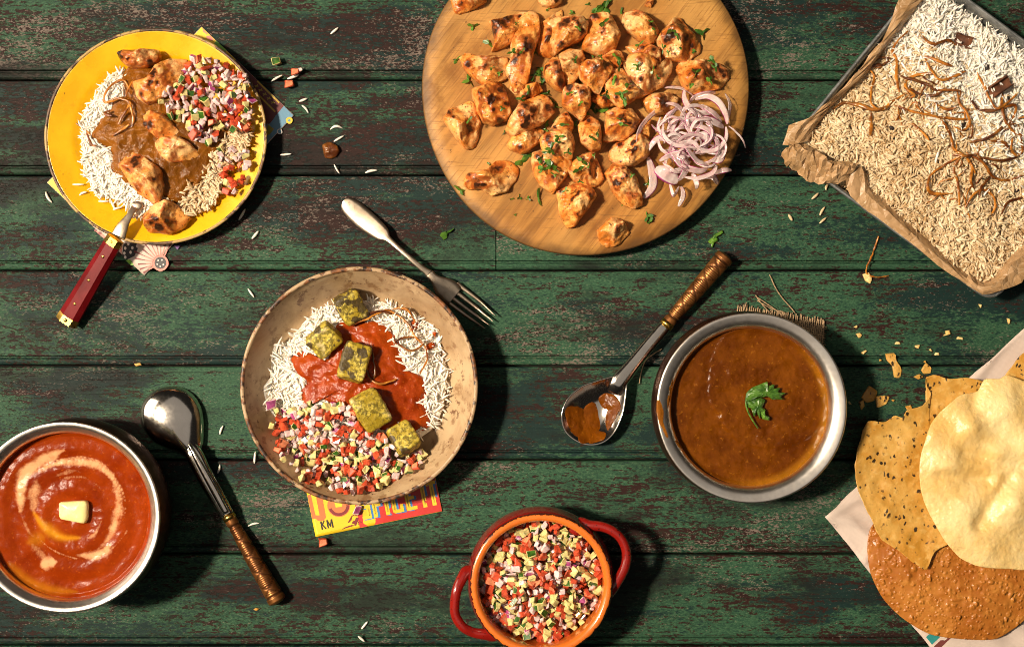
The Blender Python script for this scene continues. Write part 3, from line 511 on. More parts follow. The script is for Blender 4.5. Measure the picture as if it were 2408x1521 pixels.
CH = [  # outline, layer height, thickness, label, scorch spots
 ([(245,-30),(265,60),(290,70),(370,45),(445,0),(440,-40)], 0, .022, 'chicken piece cut off by the top edge at board\'s far left', [(300,20,12)]),
 ([(755,0),(775,25),(820,35),(880,10),(890,-40),(760,-45)], 0, .02, 'chicken piece cut off by the top edge above the scorched block', []),
 ([(1365,30),(1400,40),(1420,0),(1390,-15)], 0, .008, 'tiny orange chicken scrap at the top of the board', []),
 ([(475,120),(540,105),(640,70),(700,65),(640,180),(600,240),(530,270),(480,285),(500,220)], 0, .022, 'broad darkly charred chicken piece under the long club-shaped one', [(560,110,22),(500,180,18),(640,90,12)]),
 ([(640,110),(690,65),(740,80),(755,150),(750,210),(720,300),(700,400),(680,470),(650,495),(590,470),(560,390),(590,330),(590,260),(610,200)], .006, .024, 'long club-shaped chicken piece with black char down its middle', [(670,230,20),(680,270,22),(640,310,18),(610,350,14)]),
 ([(590,480),(630,465),(668,500),(660,540),(610,535),(585,510)], 0, .016, 'small knob of chicken at the end of the club-shaped piece', []),
 ([(745,240),(770,130),(880,60),(890,100),(860,200),(850,300),(820,330),(750,300)], 0, .016, 'flat shaded chicken piece tucked behind the scorched block', []),
 ([(800,120),(870,90),(1000,95),(1035,130),(1035,190),(990,220),(920,260),(880,280),(850,300),(820,220)], .006, .026, 'blocky chicken piece with one long black scorch line', [(880,140,14),(910,120,16),(950,108,14),(880,255,10)]),
 ([(1040,130),(1060,70),(1150,75),(1200,130),(1225,200),(1190,270),(1100,310),(1020,280),(1010,240)], .003, .026, 'chunky chicken piece with a bright coriander leaf on top', [(1080,80,14)]),
 ([(1240,115),(1260,60),(1310,50),(1370,75),(1420,130),(1445,190),(1430,230),(1390,245),(1330,215),(1270,165)], 0, .028, 'smooth oval chicken piece at the top of the board', [(1310,75,12),(1400,150,14)]),
 ([(1440,220),(1470,170),(1540,100),(1580,95),(1620,160),(1690,240),(1680,290),(1620,340),(1540,335),(1480,310),(1450,260)], 0, .03, 'tent-shaped chicken piece with heavy char on its peak', [(1510,210,20),(1580,160,22),(1600,230,20),(1640,260,16),(1490,240,14)]),
 ([(300,330),(340,305),(400,315),(560,325),(575,370),(565,440),(520,465),(430,480),(380,450),(330,400)], 0, .024, 'ragged chicken piece pointing at the club-shaped one', [(340,380,14),(440,390,12)]),
 ([(365,515),(440,485),(530,480),(570,560),(590,640),(560,680),(480,715),(430,700),(395,630)], 0, .032, 'cube of chicken with a pale cut side facing the light', [(530,510,18),(470,570,14),(490,640,14),(520,690,16),(570,600,10)]),
 ([(200,680),(240,630),(340,580),(375,600),(405,700),(400,780),(370,845),(320,840),(240,750)], 0, .028, 'kite-shaped chicken piece with ribbed grain, alone at the board\'s rim', [(230,650,12),(350,740,16),(260,680,8)]),
 ([(565,750),(590,670),(650,590),(770,540),(830,590),(835,640),(780,700),(710,740),(620,775)], .006, .028, 'pale chicken piece with a black scorch ring', [(670,610,16),(650,650,18),(680,690,18),(720,640,14),(810,620,18)]),
 ([(570,830),(600,780),(700,735),(780,750),(760,810),(700,860),(650,885),(590,860)], 0, .022, 'orange chicken piece lying below the scorch-ringed one', [(640,850,10)]),
 ([(870,310),(930,275),(1000,280),(1020,330),(990,420),(950,470),(920,480),(885,400)], .01, .026, 'rounded chicken piece in the heap under the scorched block', []),
 ([(785,380),(830,330),(870,340),(900,470),(900,520),(850,510),(800,470),(785,430)], .006, .026, 'upright slab of chicken, half pale and half burnt black', [(850,370,16),(865,420,18),(880,480,18)]),
 ([(980,380),(1030,340),(1130,345),(1175,390),(1150,450),(1100,530),(1050,500),(1000,450)], .015, .026, 'wedge of chicken with a burnt tip at the centre of the heap', [(1080,400,16),(1140,370,18)]),
 ([(1110,330),(1180,280),(1230,290),(1250,340),(1210,390),(1160,370)], .008, .022, 'small pale chicken wedge in the heap under the oval piece', []),
 ([(1260,260),(1400,250),(1450,280),(1460,350),(1440,400),(1400,330),(1290,300)], .004, .022, 'shadowed chicken piece behind the hooked one', [(1410,290,16),(1350,270,14)]),
 ([(1255,360),(1290,310),(1370,300),(1430,340),(1462,405),(1480,340),(1520,340),(1525,380),(1490,460),(1450,500),(1390,540),(1330,550),(1290,480)], .008, .026, 'big hooked chicken piece with a curled tail', [(1330,350,14),(1340,470,12)]),
 ([(1140,470),(1180,400),(1240,395),(1290,470),(1335,520),(1300,570),(1230,610),(1190,590),(1150,530)], .015, .026, 'chicken piece with chopped coriander along its ridge', [(1290,480,16),(1190,460,10),(1200,560,10)]),
 ([(1555,380),(1600,345),(1700,340),(1800,355),(1850,390),(1855,440),(1800,500),(1720,520),(1640,535),(1590,480)], 0, .028, 'large oval chicken piece just above the sliced onion', [(1650,420,20),(1780,370,24),(1820,400,20),(1830,430,12)]),
 ([(1355,570),(1420,535),(1500,530),(1560,560),(1540,620),(1480,650),(1420,660),(1380,630)], .004, .024, 'chicken piece partly under the sliced onion', [(1460,590,22)]),
 ([(900,500),(960,480),(1040,500),(1050,600),(1000,690),(950,650),(890,600)], .01, .024, 'pointed chicken piece in the middle of the heap', [(930,500,18),(1010,540,16)]),
 ([(1150,640),(1200,615),(1290,620),(1340,690),(1300,760),(1230,800),(1130,800),(1140,720)], .008, .028, 'fan-shaped chicken piece with a ragged lower edge', [(1220,680,14),(1180,650,12)]),
 ([(1175,850),(1230,800),(1340,770),(1400,820),(1390,890),(1330,940),(1240,955),(1165,910)], 0, .028, 'plump speckled chicken piece touching the sliced onion', [(1220,830,12)]),
 ([(760,800),(800,760),(920,745),(950,790),(960,850),(930,920),(850,930),(790,890)], .01, .028, 'cube-like chicken piece with a pale corner and coriander', [(810,790,18),(830,830,12)]),
 ([(985,720),(1040,665),(1100,690),(1115,780),(1110,850),(1060,865),(1000,820)], .008, .026, 'upright oval chicken piece in the lower heap', [(1040,690,10)]),
 ([(820,740),(860,680),(910,640),(950,700),(945,750),(880,765)], .004, .022, 'chicken sliver wedged behind the cube-like piece', [(910,660,10)]),
 ([(715,880),(780,870),(930,910),(940,960),(890,1040),(830,1105),(760,1060),(720,980)], 0, .026, 'herb-covered chicken piece at the bottom of the heap', [(740,910,12),(830,1030,16)]),
 ([(920,970),(1000,890),(1060,880),(1110,960),(1130,1020),(1100,1060),(1020,1080),(960,1040)], .002, .026, 'squarish chicken piece above the large triangular one', [(1060,930,12),(1000,920,10)]),
 ([(320,1060),(340,1000),(440,980),(500,930),(570,925),(630,970),(620,1030),(560,1100),(480,1125),(420,1085),(350,1090)], 0, .024, 'knobbly chicken piece with two black burnt lumps', [(510,970,22),(390,1075,20),(350,1010,10)]),
 ([(860,1090),(950,1065),(1060,1080),(1085,1130),(1040,1200),(960,1300),(920,1310),(880,1240),(870,1160)], 0, .028, 'large triangular chicken piece pointing down the board', [(1050,1130,12),(880,1100,8)]),
 ([(1140,1000),(1180,950),(1260,965),(1320,1030),(1350,1130),(1350,1180),(1310,1200),(1240,1170),(1190,1110)], 0, .028, 'golden ribbed oval chicken piece below the onion', []),
 ([(1090,1330),(1170,1260),(1240,1280),(1275,1340),(1220,1410),(1150,1425),(1110,1390)], 0, .022, 'small lone orange chicken cube nearest the board edge', [(1200,1320,8)]),
 ([(1330,690),(1400,690),(1390,790),(1320,790)], 0, .018, 'shaded chicken bit between the fan-shaped and speckled pieces', []),
 ([(650,500),(740,475),(775,520),(700,575),(640,570)], 0, .02, 'small chicken piece above the scorch-ringed one', [(690,560,12)]),
 ([(1050,560),(1140,530),(1190,600),(1120,620)], .004, .02, 'small chicken piece under the coriander-ridged one', []),
]
for i, (pts, z, h, lab, sp) in enumerate(CH):
    sp = [(x, y, r / 2.055 / Q * 1.15) for x, y, r in sp]
    chicken(zBoard, pts, ZB + z, h, lab, GC, i + 0.37, amount=0.0 if sp else 0.08, spots=sp)
LB = [(370,155,1.5),(460,252,1.2),(275,345,1.2),(345,465,1.6),(625,135,.7),(600,300,1.2),(655,295,.9),(525,425,1),(480,395,.7),(735,430,1.6),(755,400,1.5),(720,450,1.4),(770,470,1.4),(800,540,1.5),(830,590,1.6),(850,620,1.5),(650,570,1.3),(690,520,1),(540,628,.7),(350,695,.9),(555,765,.9),(650,930,1.9),(690,895,1.4),(465,950,.7),(300,1100,1.6),(640,1140,.8),(690,1150,.7),(750,1140,1.8),(595,1150,.5),(805,55,.6),(945,75,1),(1120,40,2),(1140,50,1.8),(1085,50,1.4),(1130,130,1.3),(980,160,.8),(1000,265,1),(960,345,.9),(1230,65,.8),(1035,25,.7),(1330,260,1.3),(1420,180,1),(1395,130,.7),(1520,180,1.3),(1550,210,.9),(1470,280,1.2),(1500,305,.8),(1570,275,.8),(1650,300,.8),(1700,190,2.1),(1750,350,1.2),(1770,390,1.3),(1660,420,1.2),(1740,465,1.4),(1630,495,.8),(1190,460,1.1),(1270,490,1.1),(1240,570,1.7),(1230,540,1.4),(1250,590,1),(1320,380,1),(1410,410,1.1),(1440,450,.8),(1000,475,1.2),(1060,625,1.9),(1100,640,1.8),(1030,660,1.3),(990,600,.8),(930,540,.9),(1130,520,1.2),(1140,550,1.2),(850,820,1.6),(820,860,1.3),(800,880,1),(870,790,1),(1090,770,1.1),(1060,800,.9),(920,880,.9),(760,920,1.4),(820,960,1.5),(850,980,1.3),(790,940,1.2),(840,1010,.9),(770,980,1.3),(1000,930,1.3),(980,980,1.2),(1040,960,.8),(1070,900,.8),(990,1050,.8),(905,1100,1),(1290,1010,.9),(1240,1180,.8),(1380,1060,1),(1380,1250,1.3),(1390,1280,1),(615,1240,.5),(1240,720,1.2),(1220,690,.8),(900,720,1.1),(960,720,1.3),(980,740,1),(790,750,.9),(800,710,1),(850,690,.9),(1110,330,.9),(1070,315,1.1),(1200,330,1.2),(1215,380,1.2),(730,300,1.2)]
for x, y, k in LB:
    on = any(inside(np.array([[x, y]], float), np.array(p[0], float))[0] for p in CH)
    lay = max([p[1] + p[2] for p in CH if inside(np.array([[x, y]], float), np.array(p[0], float))[0]], default=0.0)
    z = ZB + lay + 0.002
    coriander(*zBoard(x, y), z, k * 0.95, 'chopped coriander leaf lying on a chicken piece' if on else 'chopped coriander leaf lying on the bare wood of the chopping board', 'chopped coriander on chicken' if on else 'chopped coriander on the board')
# sliced red onion heap
ON = [([(560,285),(700,290),(790,330),(830,370)],35),([(745,300),(745,400),(800,490),(900,530),(1050,510)],48),([(790,430),(850,370),(1040,325)],36),([(850,390),(960,370),(1060,430),(1130,540),(1150,620)],48),([(1130,335),(1165,450),(1150,600)],36),([(380,920),(315,830),(320,700),(400,580),(520,480),(600,450)],38),([(570,420),(680,460),(750,540),(770,620)],44),([(480,690),(540,610),(640,580)],34),([(640,740),(700,660),(800,590),(960,590)],40),([(900,440),(1000,520),(1100,600)],55),([(880,560),(1000,600),(1120,650)],64),([(780,650),(880,650),(980,700),(1050,790),(1040,870)],48),([(780,700),(830,800),(920,870),(1040,860),(1130,760),(1140,640)],40),([(740,800),(800,900),(880,980),(1000,1000)],50),([(400,880),(480,770),(600,750),(770,750)],55),([(640,760),(660,880),(740,960),(750,1060),(700,1140)],75),([(410,930),(440,1050),(450,1200),(370,1310)],75),([(480,1030),(560,1090),(690,1160)],115),([(750,1110),(860,1130),(1000,1080),(1050,1000)],44),([(1000,960),(1080,950),(1100,820)],64),([(1160,640),(1260,740),(1320,840)],18),([(1010,1090),(1100,1060),(1190,1050)],44),([(930,1110),(1010,1120),(1060,1180)],64),([(610,1170),(640,1290),(700,1200)],28),([(720,1200),(730,1300),(690,1390)],42),([(865,1225),(850,1150),(820,1080)],42),([(520,960),(600,920),(700,900),(800,930)],50),([(560,860),(640,900),(700,1000),(800,1060)],55),([(700,560),(640,640),(620,740)],46),([(850,720),(940,760),(980,830)],50),([(700,1000),(780,1040),(900,1060),(980,1010)],46)]
for k in range(75):     # the tangle under the slices that can be followed one by one
    cx, cy = 770 + random.gauss(0, 150), 780 + random.gauss(0, 160); rr_, a0 = random.uniform(80, 190), random.uniform(0, 6.28); a1 = a0 + random.uniform(1.5, 3.4)
    if math.hypot(cx - 770, cy - 780) + rr_ > 390: continue
    ON.append(([(cx + rr_ * math.cos(t), cy + rr_ * random.uniform(.85, 1.0) * math.sin(t)) for t in np.linspace(a0, a1, 6)], random.uniform(16, 34)))
GO = 'red onion slices heaped on the board'
OL = {4: 'straight upright red onion sliver at the top of the onion heap', 16: 'broad red onion petal standing apart below the speckled chicken', 17: 'half-moon red onion slice with a thick purple rim', 20: 'thin red onion thread hanging over the board edge', 5: 'long red onion arc looping round the chicken side of the heap', 24: 'lowest red onion slice trailing down the bare board', 21: 'purple-tipped red onion slice pointing at the tin of rice', 25: 'short wholly purple red onion stub under the heap'}
oc = np.array([780, 800.])
for i, (pts, wd) in enumerate(ON):
    mid = np.mean(pts, 0); up = 0.022 * max(0, 1 - (np.hypot(*(mid - oc)) / 560) ** 2) + 0.0024 + (i % 7) * 0.0012
    z = ZB + up; P2 = poly(zOnion, pts, z); e = up * 0.5
    V, F, side = ribbon(P2, PX(wd / 3.307 / Q, z) * 1.12, 0.0007, z, 30, lift=[-e * .7, 0.001, 0.002, 0, -e * .7], tilt=random.choice((-1, 1)) * random.uniform(.2, 1.5), wave=0.001, seed=i)
    if i % 2: side = 1 - side
    link('onion_slice', mesh(V, F, M['onion'], attrs={'side': side}), label=OL.get(i, 'curled slice of raw red onion tangled in the heap on the board'), cat='onion slice', group=GO if i not in OL else GO)
# ------------------------------------------------------------------ printed paper under the yellow plate
pz = 0.0008
def sheet(c4, nx, ny, zf):
    c = [np.array(p) for p in c4]; V = []
    for j in range(ny + 1):
        for i in range(nx + 1):
            u, v = i / nx, j / ny; p = (c[0] * (1 - u) + c[1] * u) * (1 - v) + (c[3] * (1 - u) + c[2] * u) * v; V.append(p)
    V = np.array(V); z = zf(V)
    F = [(j * (nx + 1) + i, j * (nx + 1) + i + 1, (j + 1) * (nx + 1) + i + 1, (j + 1) * (nx + 1) + i) for j in range(ny) for i in range(nx)]
    n = len(V); bd = [i for i in range(nx + 1)] + [(j + 1) * (nx + 1) - 1 for j in range(1, ny + 1)] + [ny * (nx + 1) + i for i in range(nx - 1, -1, -1)] + [j * (nx + 1) for j in range(ny - 1, 0, -1)]
    VV = np.r_[np.c_[V, z], np.c_[V, z - 0.0004]]; F2 = [tuple(n + i for i in f[::-1]) for f in F] + [(bd[k], n + bd[k], n + bd[(k + 1) % len(bd)], bd[(k + 1) % len(bd)]) for k in range(len(bd))]
    return VV, F + F2
def sheet_z(V): return 0.0012 + 0.0012 * (0.5 + 0.5 * fbm(V, 14, 2, 3)) + 0
paper = empty('printed_paper', D(400, 355, 0), 'colourful printed paper sheet lying under the yellow plate', 'paper')
c4 = [D(112, 430)[:2], D(340, 648)[:2], D(692, 272)[:2], D(475, 64)[:2]]
V, F = sheet(c4, 40, 40, sheet_z); link('sheet', mesh(V, F, flat('cream_paper', (0.62, 0.5, 0.42), 0.5)), paper)
PM = {k: flat(k, c) for k, c in dict(yellow=(0.82, 0.55, 0.02), maroon=(0.13, 0.012, 0.015), gold=(0.5, 0.33, 0.03), blue=(0.12, 0.28, 0.42), black=(0.018, 0.016, 0.018), white=(0.75, 0.66, 0.6), pink=(0.72, 0.22, 0.17), green=(0.18, 0.42, 0.04), red=(0.56, 0.025, 0.02), olive=(0.30, 0.26, 0.02), orange=(0.7, 0.17, 0.05), sky=(0.04, 0.2, 0.5), dred=(0.2, 0.02, 0.02), purple=(0.12, 0.03, 0.2)).items()}
def on_sheet(pl, mat, parent, zf, lvl, name='print'):
    """a flat printed shape following the sheet"""
    pl = np.asarray(pl, float); bm = bmesh.new(); vs = [bm.verts.new((p[0], p[1], 0)) for p in pl]
    try: bm.faces.new(vs)
    except ValueError: pass
    bmesh.ops.triangulate(bm, faces=bm.faces[:])
    for _ in range(2): bmesh.ops.subdivide_edges(bm, edges=[e for e in bm.edges if e.calc_length() > 0.008], cuts=1, use_grid_fill=True)
    bmesh.ops.triangulate(bm, faces=bm.faces[:]); bm.verts.index_update()
    V = np.array([v.co[:] for v in bm.verts]); F = [tuple(v.index for v in f.verts) for f in bm.faces]
    bm.free(); V[:, 2] = zf(V[:, :2]) + 0.00012 * lvl
    F = [f if np.cross(V[f[1]] - V[f[0]], V[f[2]] - V[f[0]])[2] > 0 else f[::-1] for f in F]
    return V, F
def prints(parent, zf, groups):
    for name, mat, lvl, polys in groups:
        link(name, mesh(*join([on_sheet(p, mat, parent, zf, lvl) for p in polys]), mat, smooth=False), parent)
def A(zf, pts): return np.array([D(*zf(x, y))[:2] for x, y in pts])
def a2(*p): return np.array([D(*q)[:2] for q in p])
def quad_band(p, q, w1, w2=None):   # strip between two photo points
    p, q = np.array(p, float), np.array(q, float); d = (q - p) / np.linalg.norm(q - p); n = np.array([-d[1], d[0]]); w2 = w1 if w2 is None else w2
    return np.array([D(*x)[:2] for x in (p - n * w1, q - n * w2, q + n * w2, p + n * w1)])
def disc(c, r, n=20, e=1.0, sq=1.0): return np.array([D(c[0] + r * math.cos(t), c[1] + r * e * math.sin(t))[:2] for t in np.linspace(0, 2 * math.pi, n, endpoint=False)])
petals = []; tips = []; fl = zRed(1330, 720)
paper_px = np.array([(112, 430), (340, 648), (692, 272), (475, 64)], float)
for k in range(15):
    a = R(150 + k * 13.5); L = 60 + 8 * math.sin(k * 2.1); r0 = 17
    while L > 19 and not inside(np.array([[fl[0] + (L + 3) * math.cos(a), fl[1] + (L + 3) * math.sin(a)]]), paper_px)[0]: L -= 2
    if L < 24: continue
    p = (fl[0] + r0 * math.cos(a), fl[1] + r0 * math.sin(a)); q = (fl[0] + L * math.cos(a), fl[1] + L * math.sin(a))
    petals.append(quad_band(p, ((p[0] + q[0]) / 2, (p[1] + q[1]) / 2), 1.8, 1.2)); tips.append(quad_band((p[0] * .55 + q[0] * .45, p[1] * .55 + q[1] * .45), q, 0.7, 2.2))
dots = [disc(zRed(x, y), 3.0, 10, 1.3) for x, y in ((935, 555), (1015, 550), (925, 610), (995, 600), (970, 505), (935, 655), (1070, 530))]
prints(paper, sheet_z, [
 ('yellow_border', PM['yellow'], 1, [a2((475, 65), (440, 101), (520, 175), (556, 142))]), ('yellow_border', PM['yellow'], 1, [a2((113, 430), (150, 392), (205, 445), (165, 480))]),
 ('maroon_panel', PM['maroon'], 1, [a2((556, 142), (480, 222), (600, 337), (668, 250))]),
 ('blue_edge', PM['blue'], 1, [a2((668, 250), (690, 272), (608, 360), (586, 338))]), ('green_leaf', PM['green'], 2, [A(zPaper, [(240, 320), (262, 290), (345, 365), (372, 385), (360, 420), (300, 370)])]),
 ('chilli_print', PM['pink'], 2, [A(zPaper, [(110, 150), (130, 175), (170, 215), (165, 225), (125, 195)]), A(zPaper, [(150, 240), (200, 235), (245, 285), (205, 290), (170, 270)])]),
 ('gold_band', PM['gold'], 2, [quad_band((606, 192), (657, 243), 2.0), quad_band((590, 206), (648, 264), 2.0)] ),
 ('gold_motif', PM['gold'], 3, [quad_band((604 + k * 9.6 + s * 3.2, 203.5 + k * 9.6 - s * 3.2 * t), (604 + k * 9.6 - s * 3.2, 203.5 + k * 9.6 + s * 3.2 * t), 1.0) for k in range(5) for s, t in ((1, 1), (1.4, -.2))]),
 ('olive_panel', PM['olive'], 2, [A(zPaper, [(812, 1180), (880, 1232), (835, 1290), (800, 1300)])]),
 ('flower_dot', PM['yellow'], 2, [disc(zPaper(1043, 1140), 8)]), ('flower_ring', PM['white'], 2, [disc(zPaper(940, 1258), 6.5)]), ('flower_centre', PM['blue'], 3, [disc(zPaper(940, 1258), 4.5), disc(zPaper(1043, 1140), 3)]),
 ('black_petal', PM['black'], 1, [A(zRed, [(915, 500), (1060, 490), (1075, 560), (1040, 640), (960, 680), (900, 640)])]), ('petal_dot', PM['white'], 2, dots),
 ('flower_rays', PM['pink'], 1, petals + [disc(fl, 19, 28)]), ('ray_tips', PM['dred'], 2, tips), ('flower_eye', PM['black'], 2, [disc(fl, 14, 24)]), ('eye_dots', PM['white'], 3, [disc((fl[0] + 8 * math.cos(t), fl[1] + 8 * math.sin(t)), 2, 8) for t in (0.5, 1.6, 2.8, 4, 5.2)]),
 ('leaf_print', PM['green'], 2, [A(zRed, [(940, 690), (990, 680), (1030, 740), (1000, 750)])]), ('side_print', PM['pink'], 1, [A(zRed, [(590, 350), (650, 370), (720, 430), (690, 440), (640, 400)]), A(zRed, [(880, 510), (905, 500), (890, 620), (878, 590)])]), ('side_spots', PM['dred'], 2, [disc(zRed(650, 385), 4), disc(zRed(600, 355), 3)]), ('corner_print', PM['purple'], 1, [A(zRed, [(1480, 520), (1560, 520), (1520, 570)])])])
# ------------------------------------------------------------------ yellow plate
ZP = 0.024
pc = D(365.5, 321, ZP); k = PX(1, ZP)
plate = empty('enamel_plate', (pc[0], pc[1], 0.003), 'yellow enamel plate with chipped rim holding chicken curry and rice', 'plate')
prof = smooth_prof([(0.0005, .0075), (120 * k, .0075), (176 * k, .0078), (190 * k, .0095), (202 * k, .0135), (230 * k, .0185), (257 * k, .0232)], 40)
under = [(257 * k, .0222), (230 * k, .0172), (195 * k, .008), (180 * k, .0045), (0.0005, .0045)]
def ell(V): V[:, 1] = pc[1] + (V[:, 1] - pc[1]) * 0.972; return V
V, F = lathe(list(prof) + under, 128, pc[:2], ell); link('plate_body', mesh(V, F, M['yellow']), plate)
th = np.linspace(0, 2 * np.pi, 12, endpoint=False)
V, F = lathe([((258.5 + 3.6 * math.cos(a)) * k, .0229 + 0.0011 * math.sin(a)) for a in np.r_[th, 2 * np.pi]], 160, pc[:2], ell); link('rim', mesh(V, F, M['yrim']), plate)
pr = np.array(prof)
rc = D(*zPlate(640, 740), 0.02)[:2]
def plate_z(P):
    r = np.hypot(P[:, 0] - pc[0], (P[:, 1] - pc[1]) / 0.972); return np.interp(r, pr[:, 0], pr[:, 1])
def mound(P):
    d = np.hypot((P[:, 0] - rc[0]) / 0.118, (P[:, 1] - rc[1]) / 0.108); return plate_z(P) + 0.018 * np.clip(1 - d * d, 0, 1) ** 0.8
RWP = [(350, 235), (420, 300), (640, 420), (700, 900), (640, 1180), (560, 1260), (470, 1310), (430, 1240), (380, 1200), (300, 1170), (190, 1140), (150, 1080), (95, 970), (80, 860), (95, 760), (75, 620), (90, 570), (180, 420), (240, 330), (300, 280)]
RBP = [(720, 1195), (640, 1180), (560, 900), (820, 640), (1100, 600), (1290, 700), (1270, 800), (1110, 940), (1070, 1120), (1000, 1240), (900, 1270), (820, 1300)]
GP = [(350, 300), (400, 220), (500, 200), (600, 230), (640, 330), (800, 430), (900, 560), (1050, 560), (1130, 680), (1060, 790), (1010, 880), (990, 980), (890, 1060), (790, 1170), (740, 1190), (650, 1175), (560, 1100), (430, 1080), (350, 1010), (275, 960), (280, 860), (230, 790), (150, 710), (180, 620), (230, 560), (300, 480), (380, 410)]
for nm, pts, mt, n, lab in (('white_rice', RWP, 'rice_w', 1800, 'white rice piled on the left of the yellow plate'), ('brown_rice', RBP, 'rice_b', 1100, 'brown rice along the lower right of the yellow plate')):
    pl = poly(zPlate, pts, 0.016)
    e = empty(nm, (*pl.mean(0), 0.008), lab, 'rice', kind='stuff')
    V, F, s, Z = blob(pl, 0, 0.003, 60, 12, base=lambda P: mound(P) - 0.0002, seed=2, sharp=.2); link('rice_mound', mesh(V, F, M[mt]), e)
    p = scatter(pl, n); gpl = poly(zPlate, GP, .02); gpl = gpl.mean(0) + (gpl - gpl.mean(0)) * .93; p = p[~inside(p, gpl)]; n = len(p); z = mound(p) + RNG.uniform(0.0005, 0.0055, n)
    o = link('grains', grain_mesh(np.c_[p, z], 0.0135 if mt == 'rice_w' else 0.0105, 0.0026 if mt == 'rice_w' else 0.0031, M[mt], 0.28), e); o['kind'] = 'stuff'
V, F, s, Z = blob(poly(zPlate, GP, 0.026), 0, 0.0085, 140, 40, q=0.45, lump=0.005, lf=60, rough=0.0036, rf=170, edge=0.06, ef=70, seed=5.2, sharp=.1, base=mound)
link('brown_gravy', mesh(V, F, M['gravy_b']), label='brown curry gravy spread over the rice on the yellow plate', cat='curry sauce')
PCH = [([(330,120),(370,100),(600,95),(615,130),(590,190),(500,215),(420,220),(350,180)], .024, 'dark glazed chicken piece at the top of the yellow plate', .3), ([(440,330),(540,300),(600,210),(680,165),(800,170),(800,220),(760,300),(720,390),(640,450),(540,480),(470,420)], .026, 'largest chicken piece on the yellow plate, beside the chopped salad', .02),
 ([(490,570),(560,535),(660,570),(720,620),(770,700),(700,730),(640,740),(560,690),(500,640)], .02, 'chicken piece with a black scorch line in the middle of the yellow plate', .05), ([(610,770),(660,730),(770,725),(860,780),(905,850),(850,890),(720,905),(650,860)], .02, 'chicken piece sunk in gravy at the centre of the yellow plate', .04),
 ([(350,930),(420,840),(470,840),(560,900),(630,960),(650,1060),(620,1160),(570,1185),(480,1130),(400,1040)], .026, 'pale speckled chicken piece lying on white rice of the yellow plate', -.02), ([(505,1290),(560,1220),(660,1175),(720,1190),(820,1300),(780,1360),(680,1410),(540,1390)], .026, 'lowest chicken piece on the yellow plate, beside the red-handled fork', .03)]
for i, (pts, h, lab, am) in enumerate(PCH):
    bz = (lambda P: mound(P) + 0.0035) if i else (lambda P: mound(P) + 0.002)
    chicken(zPlate, pts, 0.02, h, lab, 'chicken pieces on the yellow plate', 60 + i * 1.31, base=bz, amount=am, spots=[(*( (x, y)), 10) for x, y in {0: [(345, 150), (560, 190)], 2: [(530, 640), (580, 640)], 4: [(450, 890), (470, 905)], 5: [(620, 1370)]}.get(i, [])])
def sal_z(P): return mound(P) + 0.007
salad(poly(zPlate, [(830, 210), (900, 150), (1060, 190), (1180, 250), (1260, 290), (1300, 420), (1310, 560), (1290, 680), (1190, 690), (1110, 640), (980, 790), (900, 740), (830, 640), (730, 600), (700, 500), (640, 480), (720, 380), (800, 290)], .026), 165, sal_z, 'on the yellow plate', (.56, .21, .23), .010, 1.12)
salad(poly(zPlate, [(1040, 820), (1150, 780), (1290, 850), (1270, 950), (1230, 1110), (1110, 1130), (1080, 1020), (1050, 920)], .024), 26, lambda P: mound(P) + 0.004, 'on the yellow plate', (.5, .26, .24), .004, 1.08)
for i, (pts, lab) in enumerate([([(380, 440), (250, 480), (245, 420), (300, 340), (370, 320), (420, 380)], 'large looped fried onion strand on the white rice of the yellow plate'), ([(270, 490), (330, 450), (420, 480), (450, 590), (430, 660), (350, 640)], 'wide curl of fried onion in the brown gravy'), ([(340, 640), (390, 560), (430, 490), (390, 460)], 'short fried onion strand inside the wide curl'), ([(20, 620), (60, 650), (110, 690), (150, 720), (240, 720)], 'fried onion strand straggling onto bare yellow enamel'), ([(300, 720), (360, 690), (430, 640)], 'purplish fried onion sliver in the brown gravy'), ([(450, 310), (420, 370), (400, 440)], 'fried onion strand leaning on the largest chicken piece'), ([(110, 700), (150, 780), (190, 790)], 'fried onion strand hanging below the straggling one'), ([(280, 540), (240, 560), (300, 580)], 'tiny fried onion crumb strand by the wide curl')]):
    P2 = poly(zPlate, pts, .03); z = mound(P2) + 0.011 + 0.002 * np.sin(np.arange(len(P2)))
    if i == 3: z = mound(P2) + 0.005
    strand(np.c_[P2, z], [0.0008, 0.0015, 0.0017, 0.0009], lab, 'fried onion strands on the yellow plate', seed=i)
for x, y, a in ((65, 1068, 0), (100, 1130, .4), (240, 1185, 0), (335, 1235, .3), (305, 1210, 2)):
    p = poly(zPlate, [(x, y)], .01)[0]; z = float(plate_z(p[None])[0]) + .0016
    o = link('rice_grain', grain_mesh(np.array([[*p, z]]), 0.0125, 0.0032, M['rice_w'], 0.03, .04, yaw=np.array([a])), label='loose white rice grain on the bare yellow enamel below the rice', cat='rice grain', group='loose rice grains on the yellow plate')
